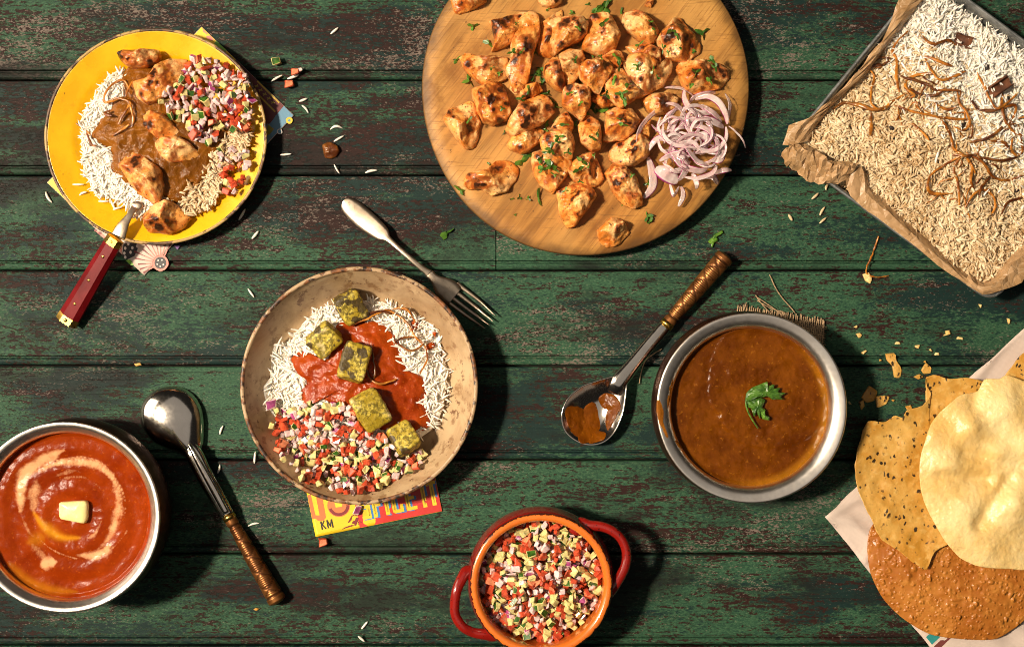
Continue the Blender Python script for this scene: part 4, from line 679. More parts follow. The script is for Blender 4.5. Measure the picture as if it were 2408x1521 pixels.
# fork with red handle resting in the plate
fk = empty('red_handled_fork', D(*zRed(560, 860), .02), 'fork with red riveted handle and brass ends resting on the yellow plate', 'fork')
def lerp(a, b, t): return np.array(a) * (1 - t) + np.array(b) * t
hA = D(*zRed(820, 440), .0315); hB = D(*zRed(265, 1385), .0085)     # ferrule end, butt end
ax = (hB - hA) / np.linalg.norm(hB - hA); sd = np.cross(ax, [0, 0, 1]); sd /= np.linalg.norm(sd); upv = np.cross(sd, ax)
if upv[2] < 0: upv = -upv; sd = -sd
def bar(p, q, w0, w1, h0, h1, n=12):
    V = []; sec = [(-1, -.5), (-1, .25), (-.55, 1), (.45, 1), (1, .25), (1, -.5), (.5, -1), (-.5, -1)]; m = len(sec)
    for t in np.linspace(0, 1, n):
        c = lerp(p, q, t); wd = w0 + (w1 - w0) * t; hh = h0 + (h1 - h0) * t
        for a, b in sec: V.append(c + sd * a * wd + upv * b * hh)
    F = [(i * m + j, i * m + (j + 1) % m, (i + 1) * m + (j + 1) % m, (i + 1) * m + j) for i in range(n - 1) for j in range(m)] + [tuple(range(m))[::-1], tuple((n - 1) * m + j for j in range(m))]
    return np.array(V), F
w0, w1 = PX(20, .03), PX(26, .01)
def wt(t): return w0 + (w1 - w0) * t
fkp = {}
for nm, t0, t1, mt, ex in (('brass_ferrule', 0, .075, 'brass', 1.03), ('handle', .0755, .925, 'redhandle', 1.0), ('brass_cap', .9255, 1.0, 'brass', 1.03)):
    V, F = bar(lerp(hA, hB, t0), lerp(hA, hB, t1), wt(t0) * ex, wt(t1) * ex, .0058 * ex, .0075 * ex); fkp[nm] = link(nm, mesh(V, F, M[mt], smooth=False), fk)
for t in (.04, .21, .49, .77, .965):
    c = lerp(hA, hB, t) + upv * (.0064 + .0017 * t - (0.0008 if .1 < t < .9 else 0.0)); th = np.linspace(0, 2 * np.pi, 14, endpoint=False); rr = .0021
    V = np.r_[[c + (ax * math.cos(a) + sd * math.sin(a)) * rr for a in th], [c + (ax * math.cos(a) + sd * math.sin(a)) * rr * .6 + upv * .0006 for a in th], [c + upv * .0007], [c - upv * .002 + (ax * math.cos(a) + sd * math.sin(a)) * rr for a in th]]
    n = 14; F = [(i, (i + 1) % n, n + (i + 1) % n, n + i) for i in range(n)] + [(n + i, n + (i + 1) % n, 2 * n) for i in range(n)] + [(2 * n + 1 + (i), 2 * n + 1 + (i + 1) % n, (i + 1) % n, i) for i in range(n)]
    link('rivet', mesh(V, F, M['brass']), fkp['brass_ferrule' if t < .1 else 'brass_cap' if t > .9 else 'handle'])
neck = [D(*zRed(850, 420), .033), D(*zRed(905, 300), .0335), D(*zRed(975, 190), .0315), D(*zRed(1010, 130), .029), D(*zRed(1040, 95), .027)]
V, F = tube(neck, [PX(17.5), PX(15), PX(9.5), PX(7), PX(8)], 12, (1, .2), sub=24); V2, F2 = blob(poly(zRed, [(1000, 140), (985, 90), (1000, 40), (1080, 20), (1130, 60), (1110, 115), (1050, 130)], .027), .0245, .003, 24, 6)[:2]
link('fork_neck', mesh(V, F, M['silver']), fk); link('fork_head', mesh(V2, F2, M['silver']), fk)
# ------------------------------------------------------------------ spice packet under the metal bowl
BL, BR = np.array([743., 1261.]), np.array([1040., 1201.]); ud = (BR - BL) / np.linalg.norm(BR - BL); vd = np.array([ud[1], -ud[0]])
UL = np.linalg.norm(BR - BL)
def pk(u, v): q = BL + ud * u + vd * v; return D(q[0], q[1])[:2]
def pack_z(V): return 0.0022 + 0.0016 * fbm(V, 17, 2, 8) + 0
pack = empty('spice_packet', (*pk(150, 80), 0), 'red and yellow printed spice packet lying under the beige metal bowl', 'packet')
V, F = sheet([pk(0, 0), pk(UL, 0), pk(UL, 190), pk(0, 190)], 40, 26, pack_z); link('packet_sheet', mesh(V, F, PM['yellow']), pack)
def pkp(pts): return np.array([pk(u, v) for u, v in pts])
def rect(u0, v0, u1, v1): return [(u0, v0), (u1, v0), (u1, v1), (u0, v1)]
B0, HT = 17, 58
def letter(ch, u, wd, st=9.5, bh=8):
    T_, b = B0 + HT, B0; r = []
    if ch == 'S': r = [rect(u, b, u + wd, b + bh), rect(u, b + HT / 2 - bh / 2, u + wd, b + HT / 2 + bh / 2), rect(u, T_ - bh, u + wd, T_), rect(u + wd - st, b + bh, u + wd, b + HT / 2 - bh / 2), rect(u, b + HT / 2 + bh / 2, u + st, T_ - bh)]
    if ch == 'P': r = [rect(u, b, u + st, T_), rect(u + st, T_ - bh, u + wd, T_), rect(u + st, b + HT / 2 - bh / 2, u + wd, b + HT / 2 + bh / 2), rect(u + wd - st * .8, b + HT / 2 + bh / 2, u + wd, T_ - bh)]
    if ch == 'I': r = [rect(u, b, u + st, T_)]
    if ch == 'C': r = [[(u, b + 4), (u + 4, b), (u + st, b), (u + st, T_), (u, T_ - 3)], rect(u + st, b, u + wd, b + bh), rect(u + st, T_ - bh, u + wd, T_), rect(u + wd - st * .8, b + bh, u + wd, b + bh + 11), rect(u + wd - st * .8, T_ - bh - 11, u + wd, T_ - bh)]
    if ch == 'E': r = [rect(u, b, u + st, T_), rect(u + st, b, u + wd, b + bh), rect(u + st, b + HT / 2 - bh / 2, u + wd * .85, b + HT / 2 + bh / 2), rect(u + st, T_ - bh, u + wd, T_)]
    if ch == 'T': r = [rect(u + wd / 2 - st / 2, b, u + wd / 2 + st / 2, T_ - bh), rect(u, T_ - bh, u + wd, T_)]
    return r
LT = [('S', 117, 22), ('P', 144, 20), ('I', 173, 10), ('C', 190, 26), ('E', 223, 25), ('I', 262, 10), ('T', 278, 22)]
front = [p for ch, u, wd in LT for p in letter(ch, u, wd)]
shadow = [[(x + dx, y - dy) for x, y in p] for p in front for dx, dy in ((2.5, 1.0), (5.2, 2.2))]
lines = []
for ch, u, wd in LT:
    c = u + (wd / 2 if ch == 'T' else 4.75 if ch != 'S' else wd - 4.7); lines += [rect(c - .55, B0 + 7, c + .1, B0 + (24 if ch == 'S' else HT - 12)), rect(c + .9, B0 + 7, c + 1.35, B0 + (24 if ch == 'S' else HT - 14))]
clip = lambda p: [(min(max(x, 1), UL - .5), max(y, .8)) for x, y in p]
def arc(cx, cy, r, a0, a1, w=2.0, n=12):
    o = [(cx + (r + w) * math.cos(t), cy + (r + w) * math.sin(t)) for t in np.linspace(a0, a1, n)]; i = [(cx + r * math.cos(t), cy + r * math.sin(t)) for t in np.linspace(a1, a0, n)]; return o + i
from itertools import chain
prints(pack, pack_z, [('red_panel', PM['red'], 1, [pkp(rect(106, 0.6, UL - .5, 189))]), ('lettering_shade', PM['sky'], 2, [pkp(clip(p)) for p in shadow]), ('lettering', PM['yellow'], 3, [pkp(clip(p)) for p in front]), ('lettering_lines', PM['black'], 4, [pkp(p) for p in lines]),
 ('orange_block', PM['orange'], 1, [pkp([(0.6, 43), (9, 42), (13, 36), (26, 34), (33, 40), (34, 100), (0.6, 100)])]), ('orange_gap', PM['yellow'], 2, [pkp([(10, 50), (19, 48), (20, 100), (9, 100)])]),
 ('red_ring', PM['orange'], 1, [pkp(arc(68, 62, 8, 0, 2 * math.pi, 19, 26)[:26])]), ('ring_meat', PM['dred'], 2, [pkp(arc(68, 62, 18, math.pi * 1.05, math.pi * 1.95, 7, 14))]), ('ring_gap', PM['yellow'], 2, [pkp([(60, 58), (76, 58), (77, 80), (59, 80)])]),
 ('flourish', PM['dred'], 2, [pkp(p) for p in ([(62, 4), (72, 9), (88, 11), (100, 8), (84, 7), (72, 6)], arc(96, 14, 4, -1.5, 3.3, 2), arc(104, 20, 3.6, 0.5, 5, 2), arc(97, 25, 6, 1.2, 3.6, 2.2), arc(104, 35, 4, -2.2, 2.6, 2), [(80, 17), (86, 18), (94, 30), (91, 31)], arc(108, 11, 3, 0, 4.5, 1.8))])])
# K M in black capitals
def stroke(p, q, w_=1.1):
    p, q = np.array(p, float), np.array(q, float); d = (q - p) / np.linalg.norm(q - p); n = np.array([-d[1], d[0]]) * w_; return [tuple(p - n), tuple(q - n), tuple(q + n), tuple(p + n)]
km = [stroke((19, 14), (19, 34), 1.5), stroke((19.8, 23), (27, 34), 1.3), stroke((21, 25.5), (28, 14), 1.4), stroke((33.5, 14), (33.5, 34), 1.4), stroke((34.2, 33.5), (39, 17), 1.2), stroke((39, 17), (43.8, 33.5), 1.2), stroke((44.5, 14), (44.5, 34), 1.4)]
prints(pack, pack_z, [('small_lettering', PM['black'], 4, [pkp(p) for p in km[:1]] + [pkp(p) for p in km[1:]])])
# ------------------------------------------------------------------ beige metal bowl
ZW = 0.052
wc = D(844, 907, ZW); k = PX(1, ZW)
bowl = empty('metal_bowl', (wc[0], wc[1], .004), 'shallow worn beige metal bowl of paneer curry, rice and salad', 'bowl')
bpf = smooth_prof([(0.0005, .0085), (120 * k, .0085), (190 * k, .009), (216 * k, .0125), (234 * k, .022), (256 * k, .038), (272 * k, .0505)], 44)
V, F = lathe(list(bpf) + [(273.5 * k, .0495), (258.5 * k, .0365), (237 * k, .020), (214 * k, .0095), (190 * k, .0062), (0.0005, .0062)], 128, wc[:2]); link('bowl_body', mesh(V, F, M['oldbowl']), bowl)
V, F = lathe([((275 + 5.2 * math.cos(a)) * k, .0502 + .0019 * math.sin(a)) for a in np.linspace(0, 2 * np.pi, 13)], 160, wc[:2]); link('rim', mesh(V, F, M['brim']), bowl)
bp = np.array(bpf)
def bowl_z(P): return np.interp(np.hypot(P[:, 0] - wc[0], P[:, 1] - wc[1]), bp[:, 0], bp[:, 1])
mc = D(842, 930, .03)[:2]
def bmound(P): d = np.hypot(P[:, 0] - mc[0], P[:, 1] - mc[1]) / (218 * S); return np.maximum(bowl_z(P), 0.010 + 0.02 * np.clip(1 - d ** 2.2, 0, 1))
BRP = [(200, 650), (260, 640), (300, 580), (350, 530), (400, 490), (520, 480), (600, 460), (690, 480), (800, 530), (880, 570), (915, 630), (900, 690), (940, 760), (930, 860), (920, 930), (880, 1010), (800, 1060), (600, 1100), (330, 1060), (230, 990), (180, 940), (150, 840), (180, 790), (180, 730)]
BG = [(265, 720), (290, 680), (350, 690), (420, 715), (450, 600), (470, 560), (560, 550), (650, 555), (700, 600), (745, 690), (770, 760), (830, 790), (850, 850), (850, 920), (862, 980), (820, 1030), (750, 1010), (640, 1020), (560, 990), (500, 960), (440, 900), (360, 885), (320, 930), (310, 860), (330, 810), (290, 770)]
pl = poly(zBowl, BRP, .024); e = empty('white_rice', (*pl.mean(0), .009), 'white rice bed in the beige metal bowl', 'rice', kind='stuff')
V, F, s, Z = blob(pl, 0, .003, 60, 12, base=lambda P: bmound(P) - .0002, seed=3, sharp=.2); link('rice_mound', mesh(V, F, M['rice_w']), e)
n = 1900; p = scatter(poly(zBowl, BRP, .024), n); gpl = poly(zBowl, BG, .03); gpl = gpl.mean(0) + (gpl - gpl.mean(0)) * .93; p = p[~inside(p, gpl)]; n = len(p); o = link('grains', grain_mesh(np.c_[p, bmound(p) + RNG.uniform(.0005, .006, n)], .0180, .0025, M['rice_w'], .3, .08), e); o['kind'] = 'stuff'
V, F, s, Z = blob(poly(zBowl, BG, .036), 0, .009, 140, 40, q=.42, lump=.0055, lf=45, rough=.0026, rf=140, edge=.05, ef=80, seed=8.4, sharp=.1, base=bmound)
gr = link('tomato_gravy', mesh(V, F, M['gravy_r']), label='orange-red tomato gravy spread over the rice in the metal bowl', cat='curry sauce')
for pts in ([(780, 560), (800, 545), (812, 570), (800, 595), (785, 590)], [(845, 655), (875, 642), (885, 660), (850, 680)], [(870, 600), (890, 600), (884, 622)]):
    V, F, s, Z = blob(poly(zBowl, pts, .034), 0, .003, 20, 6, base=lambda P: bmound(P) + .005); link('splash', mesh(V, F, M['gravy_r']), gr)
PN = [([(430, 470), (470, 425), (520, 415), (575, 460), (600, 510), (580, 540), (500, 575), (465, 530)], 'charred dark green paneer cube at the top of the metal bowl', .35, [(470, 465, 17), (560, 500, 8)]), ([(325, 620), (380, 570), (430, 560), (490, 620), (485, 650), (400, 715), (345, 685)], 'paneer cube with a pale yellow lower edge, second from the top', .05, [(380, 590, 12), (345, 660, 10)]), ([(480, 690), (490, 650), (540, 630), (610, 655), (615, 720), (595, 800), (570, 830), (500, 805), (460, 770)], 'tall paneer cube with purplish grey scorch, centre of the metal bowl', .22, [(510, 690, 20), (500, 740, 16)]), ([(520, 880), (610, 840), (640, 850), (700, 930), (690, 970), (620, 1035), (580, 1020), (530, 930)], 'brightest yellow paneer cube, next to the chopped salad', -.25, []), ([(675, 1030), (740, 975), (770, 970), (835, 1080), (800, 1110), (740, 1135), (690, 1080)], 'brown-crusted paneer cube lying lowest, on the chopped salad', .12, [(700, 1060, 12), (760, 1110, 12)])]
for i, (pts, lab, am, sp) in enumerate(PN):
    pl = poly(zBowl, pts, .048); c0 = pl.mean(0); d = pl - c0; best = min((np.ptp(d @ [math.cos(t), math.sin(t)]) * np.ptp(d @ [-math.sin(t), math.cos(t)]), t) for t in np.linspace(0, math.pi / 2, 46)); t = best[1]
    sx, sy = np.ptp(d @ [math.cos(t), math.sin(t)]) * .86, np.ptp(d @ [-math.sin(t), math.cos(t)]) * .86; sz = .024
    bm = bmesh.new(); bmesh.ops.create_cube(bm, size=1.0); bmesh.ops.subdivide_edges(bm, edges=bm.edges[:], cuts=17, use_grid_fill=True); V = np.array([v.co[:] for v in bm.verts]); F = [tuple(v.index for v in f.verts) for f in bm.faces]; bm.free()
    rl = np.linalg.norm(V * 2, ord=8, axis=1); V = V / np.maximum(rl, 1e-6)[:, None] * (np.abs(V * 2).max(1))[:, None]          # a little rounded at the edges
    V = V * [sx, sy, sz]; N_ = V / np.linalg.norm(V, axis=1)[:, None]; V = V + N_ * (.0013 * fbm(V, 90, 3, i + 3) + .0009 * fbm(V, 330, 3, i + 8))[:, None]
    rot = np.array(Euler((((.30, .18), (.34, -.12), (.12, .22), (.28, .2), (-.22, .26))[i] + (t,))).to_matrix()); V = V @ rot.T
    V[:, :2] += c0; V[:, 2] += float(bmound(c0[None])[0]) + .004 + sz * .5
    c = np.clip(sstep(.1 - am, .6 - am, fbm(V, 90, 4, 31 + i, .6)), 0, 1)
    for x, y, r in sp:
        q = D(*zBowl(x, y), .055); c = np.maximum(c, sstep(PX(r) * 1.1, PX(r) * .5, np.hypot(V[:, 0] - q[0], V[:, 1] - q[1])))
    link('paneer_cube', mesh(V, F, M['paneer'], attrs={'char': c}), label=lab, cat='paneer cube', group='paneer cubes in the metal bowl')
salad(poly(zBowl, [(185, 1000), (200, 930), (260, 935), (330, 890), (400, 920), (470, 890), (540, 930), (600, 1010), (680, 1050), (720, 1110), (830, 1110), (840, 1150), (760, 1200), (620, 1270), (490, 1285), (330, 1220), (230, 1130)], .038), 260, lambda P: bmound(P) + .007, 'in the beige metal bowl', (.43, .29, .28), .010, 1.12)
place('onion_dice', DICE['onion_dice'][0], D(*zBowl(185, 910), .03), (0, .2, .3), 1.7, 'large square of red onion on the bare left wall of the metal bowl', 'diced vegetable')
for i, (pts, lab) in enumerate([([(525, 570), (600, 540), (680, 505), (760, 560), (800, 620), (840, 660), (850, 720), (820, 780)], 'longest fried onion strand arching over the rice in the metal bowl'), ([(700, 600), (690, 580), (720, 640), (780, 680), (830, 650), (790, 620), (730, 630), (710, 650)], 'knotted fried onion loop on the right side of the metal bowl'), ([(610, 650), (630, 760), (620, 800), (600, 780), (590, 740)], 'fried onion hairpin beside the tall paneer cube'), ([(600, 790), (650, 820), (720, 800)], 'small fried onion arc in the tomato gravy'), ([(700, 500), (760, 500), (800, 560)], 'short fried onion strand at the upper rim of the metal bowl rice'), ([(560, 540), (640, 510), (700, 520)], 'fried onion strand by the charred paneer cube')]):
    P2 = poly(zBowl, pts, .042); strand(np.c_[P2, bmound(P2) + .0125 + .002 * np.sin(np.arange(len(P2)) * 2)], [.0007, .0013, .0013, .0008], lab, 'fried onion strands in the metal bowl', seed=20 + i)
# ------------------------------------------------------------------ pots of curry
def handi(c_px, zr, r_out, r_in, belly_r, label, body_px=None):
    c = D(*c_px, zr); k = PX(1, zr); e = empty('curry_pot', (c[0], c[1], 0), label, 'cooking pot'); R0, Ri, Rb = r_out * k, r_in * k, belly_r * S
    neck_r = Ri * 1.0
    body = smooth_prof([(0.0005, .001), (Rb * .55, .0015), (Rb * .82, zr * .16), (Rb * .98, zr * .42), (Rb * .985, zr * .62), (Rb * .93, zr * .8), (neck_r * 1.015, zr * .93)], 34)
    V, F = lathe(body, 112, c[:2]); link('pot_body', mesh(V, F, M['dark']), e)
    lip = smooth_prof([(neck_r * 1.02, zr * .9), (neck_r * 1.06, zr - .0055), (R0 * .985, zr - .0025), (R0, zr - .001), (R0 * .992, zr + .0003), (R0 * .955, zr - .0001), (Ri * 1.05, zr - .0022), (Ri * 1.0, zr - .007), (Ri * .985, zr - .014), (Ri * .99, zr - .024), (Ri * 1.0, zr - .034)], 46)
    V, F = lathe(lip, 144, c[:2]); link('steel_lip', mesh(V, F, M['steel']), e)
    inner = smooth_prof([(Ri * 1.0, zr - .034), (Ri * .9, zr * .35), (Ri * .5, .006), (.0005, .005)], 10); V, F = lathe(inner, 64, c[:2]); link('inner_wall', mesh(V, F, M['steel']), e)
    return e, c, Ri
def curry(c, r, z, fn, nr=90, nt=240):
    rr = np.linspace(0.004, 1, nr) ** .8; th = np.linspace(0, 2 * np.pi, nt, endpoint=False); Rg, Tg = np.meshgrid(rr, th, indexing='ij')
    P = np.c_[(c[0] + r * Rg * np.cos(Tg)).ravel(), (c[1] + r * Rg * np.sin(Tg)).ravel()]; zz, cream, oil = fn(P, Rg.ravel(), Tg.ravel())
    F = [(i * nt + j, i * nt + (j + 1) % nt, (i + 1) * nt + (j + 1) % nt, (i + 1) * nt + j) for i in range(nr - 1) for j in range(nt)] + [tuple(range(nt))[::-1]]
    return np.c_[P, z + zz], F, cream, oil
# brown curry pot
pot2, c2, ri2 = handi((1768, 959), .075, 224, 190, 219, 'dark copper pot with a bright steel lip full of brown curry')
def f_brown(P, Rg, Tg):
    q = D(1665, 900, .06)[:2]; skin = sstep(-.002, .002, np.hypot(P[:, 0] - q[0] - .075, (P[:, 1] - q[1])) - .075 + .006 * fbm(P, 30, 2, 3))
    z = .0028 * fbm(P, 26, 3, 6) + .0014 * fbm(P, 120, 3, 2) + .0012 * (1 - skin) + .002 * sstep(.93, 1, Rg)
    return z, np.zeros(len(P)), .22 * sstep(.88, .98, Rg) * sstep(.0, .8, np.cos(Tg + .5))
V, F, cr, ol = curry(c2, ri2 * .985, .057, f_brown)
bcurry = link('brown_curry', mesh(V, F, M['curry_b'], attrs={'cream': cr, 'oil': ol}), label='thick brown curry filling the steel-lipped pot', cat='curry')
for i, pts in enumerate([[(615, 890), (640, 880), (655, 930), (650, 1000), (665, 1060), (690, 1120), (700, 1150), (675, 1130), (645, 1060), (622, 1010), (612, 950)], [(668, 840), (690, 790), (720, 700), (725, 720), (700, 830), (690, 900), (675, 960), (664, 900)], [(700, 1080), (720, 1110), (760, 1150), (750, 1165), (705, 1130)]]):
    def lipz(P):
        r = np.hypot(P[:, 0] - c2[0], P[:, 1] - c2[1]); return np.interp(r, [ri2 * .97, ri2, ri2 * 1.06, PX(224, .075)], [.062, .0675, .0715, .0745])
    V, F, s, Z = blob(poly(zSp2, pts, .073), 0, .0022, 40, 8, q=.5, lump=.0008, lf=150, edge=.1, ef=200, seed=i + .3, base=lipz); link('sauce_smear', mesh(V, F, M['gravy_b']), bcurry)
# coriander sprig
spg = empty('coriander_sprig', D(*zSp2(1180, 900), .06), 'bright green coriander sprig on the brown curry', 'herb sprig')
lobes = [[(1115, 880), (1120, 850), (1150, 820), (1200, 800), (1240, 785), (1245, 810), (1280, 800), (1275, 825), (1310, 820), (1300, 845), (1345, 850), (1315, 870), (1330, 888), (1290, 885), (1270, 890), (1240, 870), (1210, 875), (1160, 870), (1130, 900)], [(1150, 880), (1200, 875), (1230, 890), (1215, 930), (1235, 950), (1205, 960), (1200, 1000), (1180, 960), (1165, 985), (1150, 940), (1125, 930), (1120, 890)], [(1200, 960), (1225, 945), (1220, 975), (1255, 985), (1250, 1005), (1215, 1000)]]
for i, pts in enumerate(lobes):
    V, F, s, Z = blob(poly(zSp2, pts, .066), .0615 + .003 * (i == 0), .0045, 60, 8, q=1.1, lump=.002, lf=150, rough=.0012, rf=350, seed=i, sharp=.75); link('leaf', mesh(V, F, M['leaf'], smooth=False), spg)
for pts in ([(1120, 870), (1118, 920), (1140, 980), (1185, 1050)], [(1130, 860), (1170, 835), (1215, 825)]):
    V, F = tube([D(*zSp2(x, y), .0635) for x, y in pts], [.0011, .001, .0007], 6, sub=12); link('stem', mesh(V, F, M['leaf']), spg)
# tomato curry pot
pot1, c1, ri1 = handi((152, 1216), .088, 225, 199, 216, 'dark pot with a steel lip full of red curry, butter on top')
bz = .069
def f_red(P, Rg, Tg):
    m_ = lambda x, y: D(*zSp1(x, y), bz)[:2]
    def seg(pts, wd):
        B = spline([m_(*q) for q in pts], 40, closed=False); dd = np.hypot(P[:, None, 0] - B[None, :, 0], P[:, None, 1] - B[None, :, 1]); kk = dd.argmin(1); d = dd[np.arange(len(P)), kk] * (1 + .5 * fbm(P, 55, 2, wd)); return np.exp(-(d / PX(wd * (.3 + .8 * np.sin(np.pi * (kk + .5) / 40)))) ** 2) * (.55 + .45 * np.sin(np.pi * (kk + .5) / 40) ** .6)
    C = np.zeros(len(P))
    for pts, wd, a in (([(400, 460), (300, 500), (210, 560), (150, 620), (130, 720), (130, 850)], 16, .8), ([(160, 640), (250, 580), (380, 540), (520, 530), (640, 570), (720, 660), (760, 780), (760, 900)], 10, .72), ([(240, 640), (210, 760), (215, 850)], 14, .6), ([(690, 620), (740, 720), (740, 850), (690, 1000), (620, 1080)], 13, .62), ([(480, 1120), (560, 1120), (640, 1110), (700, 1040)], 13, .7), ([(250, 1190), (310, 1170), (350, 1160)], 20, .75), ([(200, 1040), (260, 1130), (300, 1180)], 13, .45), ([(380, 460), (300, 530), (240, 600)], 14, .55), ([(130, 850), (170, 950), (230, 1020)], 6, .45), ([(320, 640), (440, 590), (560, 610)], 5, .4), ([(150, 640), (240, 560), (380, 520), (540, 505), (660, 560), (750, 680), (790, 800), (775, 920)], 4, .6), ([(180, 900), (240, 1010), (340, 1090), (480, 1140), (620, 1130)], 4, .5), ([(420, 1180), (560, 1150), (700, 1080), (790, 980), (850, 840)], 4, .4), ([(640, 900), (600, 980), (540, 1020)], 5, .5), ([(250, 780), (300, 690), (400, 640), (520, 630), (620, 690), (680, 800)], 4, .4)):
        C = np.maximum(C, min(1.0, a * 1.15) * seg(pts, wd * 1.1))
    O = np.zeros(len(P))
    for pts, wd, a in (([(210, 850), (260, 920), (330, 980), (400, 1010), (500, 1010)], 9, .8), ([(60, 1170), (160, 1270), (300, 1330), (480, 1350)], 12, .3), ([(180, 1040), (280, 1000)], 14, .3)): O = np.maximum(O, a * seg(pts, wd))
    C = np.maximum(C, .5 * seg([(240, 870), (300, 950), (380, 1010)], 12))
    q = m_(450, 860); rad = np.hypot(P[:, 0] - q[0], P[:, 1] - q[1]); z = .0006 * np.sin(rad * 250 + 1.6 * np.sin(Tg) + 2 * fbm(P, 20, 2, 8)) * sstep(1, .8, Rg) + .0009 * fbm(P, 40, 3, 6) + .0005 * fbm(P, 130, 3, 2) + .002 * sstep(.95, 1, Rg)
    return z, C, O
V, F, cr, ol = curry(c1, ri1 * .985, bz, f_red, 110, 280)
rcurry = link('tomato_curry', mesh(V, F, M['curry_r'], attrs={'cream': cr, 'oil': ol}), label='red tomato curry swirled with cream in the pot beside the upturned spoon', cat='curry')
V, F, s, Z = blob(poly(zSp1, [(358, 800), (375, 790), (520, 782), (542, 800), (540, 880), (528, 920), (505, 925), (375, 900), (360, 880)], .08), bz, .009, 60, 14, q=.35, lump=.0006, lf=90, seed=4, sharp=.7, under=.98); link('butter_pat', mesh(V, F, M['butter']), label='pale yellow pat of butter melting on the red curry', cat='butter')
# ------------------------------------------------------------------ red two-handled pot with salad
ZT = .07; tc = D(1272.5, 1374, ZT); k = PX(1, ZT)
tp = empty('red_pot', (tc[0], tc[1], 0), 'red glazed terracotta pot with two loop handles full of chopped salad', 'pot')
V, F = lathe(smooth_prof([(.0005, .001), (115 * k, .0015), (140 * k, .008), (164 * k, .020), (176 * k, .038), (174 * k, .054), (169.5 * k, .065), (166 * k, .0688)], 40), 128, tc[:2]); link('pot_body', mesh(V, F, M['redglaze']), tp)
V, F = lathe(smooth_prof([(167.5 * k, .0668), (167.6 * k, .0693), (165 * k, .0706), (158 * k, .0712), (152 * k, .0703), (148.5 * k, .067), (147 * k, .06), (146 * k, .045), (140 * k, .02), (110 * k, .008), (.0005, .007)], 50), 144, tc[:2]); link('inner_glaze', mesh(V, F, M['terracotta']), tp)
for pts, z in (([(350, 770), (270, 745), (225, 800), (165, 930), (140, 1080), (150, 1200), (220, 1310), (330, 1370), (450, 1390), (540, 1400), (620, 1360)], (.048, .052, .056, .06, .06, .06, .06, .057, .054, .05, .048)), ([(1370, 350), (1420, 255), (1520, 280), (1640, 290), (1760, 340), (1850, 430), (1895, 560), (1880, 700), (1810, 830), (1745, 920), (1690, 980)], (.046, .05, .054, .057, .06, .06, .06, .06, .057, .054, .05))):
    V, F = tube([D(*zPot(x, y), zz) for (x, y), zz in zip(pts, z)], [.0085, .0068, .006, .0058, .0058, .006, .0068, .0085], 14, (.95, .9), sub=48); link('handle', mesh(V, F, M['redglaze']), tp)
def pz_(P): d = np.hypot(P[:, 0] - tc[0], P[:, 1] - tc[1]) / (147 * k); return .036 + .024 * np.clip(1 - d ** 2, 0, 1) + 0 * d
th = np.linspace(0, 2 * np.pi, 40, endpoint=False); cpl = np.c_[tc[0] + 141 * k * np.cos(th), tc[1] + 141 * k * np.sin(th)]
parts = []; fms = []
for p in scatter(cpl, 420):
    c = [float(x) for x in (p[0], p[1], pz_(p[None])[0] - .003 - random.uniform(0, .008))]; Rm = np.array(Euler((random.uniform(0, 6), random.uniform(0, 6), 0)).to_matrix()); h = .0036
    V0 = np.array([(a, b, d) for a in (-h, h) for b in (-h, h) for d in (-h, h)]) @ Rm.T + c
    parts.append((V0, [(0, 1, 3, 2), (4, 6, 7, 5), (0, 4, 5, 1), (2, 3, 7, 6), (0, 2, 6, 4), (1, 5, 7, 3)])); fms += [random.choice((0, 0, 1, 2))] * 6
V, F = join(parts); link('salad_filling', mesh(V, F, [M['on'], M['tom'], M['cuc']], smooth=False, fm=fms), label='deeper layer of chopped salad filling the red pot', cat='salad', kind='stuff')
salad(cpl, 390, pz_, 'in the red pot', (.27, .34, .39), .011, 1.1)
# ------------------------------------------------------------------ rice tin lined with baking paper
ZR = .042
TL, TT, TB = np.array([1853., 352.]), np.array([2188., -57.]), np.array([2332., 703.]); TRt = TT + (TB - TL)
Cn = [D(*p, ZR)[:2] for p in (TL, TB, TRt, TT)]; cen = np.mean(Cn, 0)
tin = empty('roasting_tin', (*cen, 0), 'grey galvanised roasting tin lined with baking paper and full of rice', 'roasting tin')
def ring(scale_px, z, rad=.02, n=10):
    out = []; cs = [np.array(c) for c in Cn]; m = 4
    for i in range(m):
        p0, p1, p2 = cs[i - 1], cs[i], cs[(i + 1) % m]; d0 = (p0 - p1) / np.linalg.norm(p0 - p1); d2 = (p2 - p1) / np.linalg.norm(p2 - p1)
        b = d0 + d2; p = p1 - (d0 + d2) * scale_px * S; a, c = p + d0 * rad, p + d2 * rad
        for t in np.linspace(0, 1, n): out.append((1 - t) ** 2 * a + 2 * t * (1 - t) * p + t * t * c)
    return np.c_[np.array(out), np.full(len(out), z)]
lev = [(-22, .002, .02), (-20, .0005, .02), (-12, .006, .02), (-2, ZR - .006, .02), (3, ZR - .003, .02), (5, ZR - .001, .02), (4, ZR + .001, .02), (0, ZR + .0005, .02), (-3, ZR - .003, .02), (-12, .012, .02), (-20, .004, .02)]
V = np.concatenate([ring(a, b, c) for a, b, c in lev]); m = 40
F = [(i * m + j, i * m + (j + 1) % m, (i + 1) * m + (j + 1) % m, (i + 1) * m + j) for i in range(len(lev) - 1) for j in range(m)] + [tuple(range(m))[::-1], tuple((len(lev) - 1) * m + j for j in range(m))]
link('tin_body', mesh(V, F, M['tin']), tin)
V, F = tube(np.r_[ring(5.0, ZR + .0002), ring(5.0, ZR + .0002)[:1]], .0021, 8, caps=False); link('rolled_rim', mesh(V, F, M['tin']), tin)
def T(u, v): return lerp(lerp(Cn[0], Cn[1], u), lerp(Cn[3], Cn[2], u), v)      # u along the lower-left side, v away from it
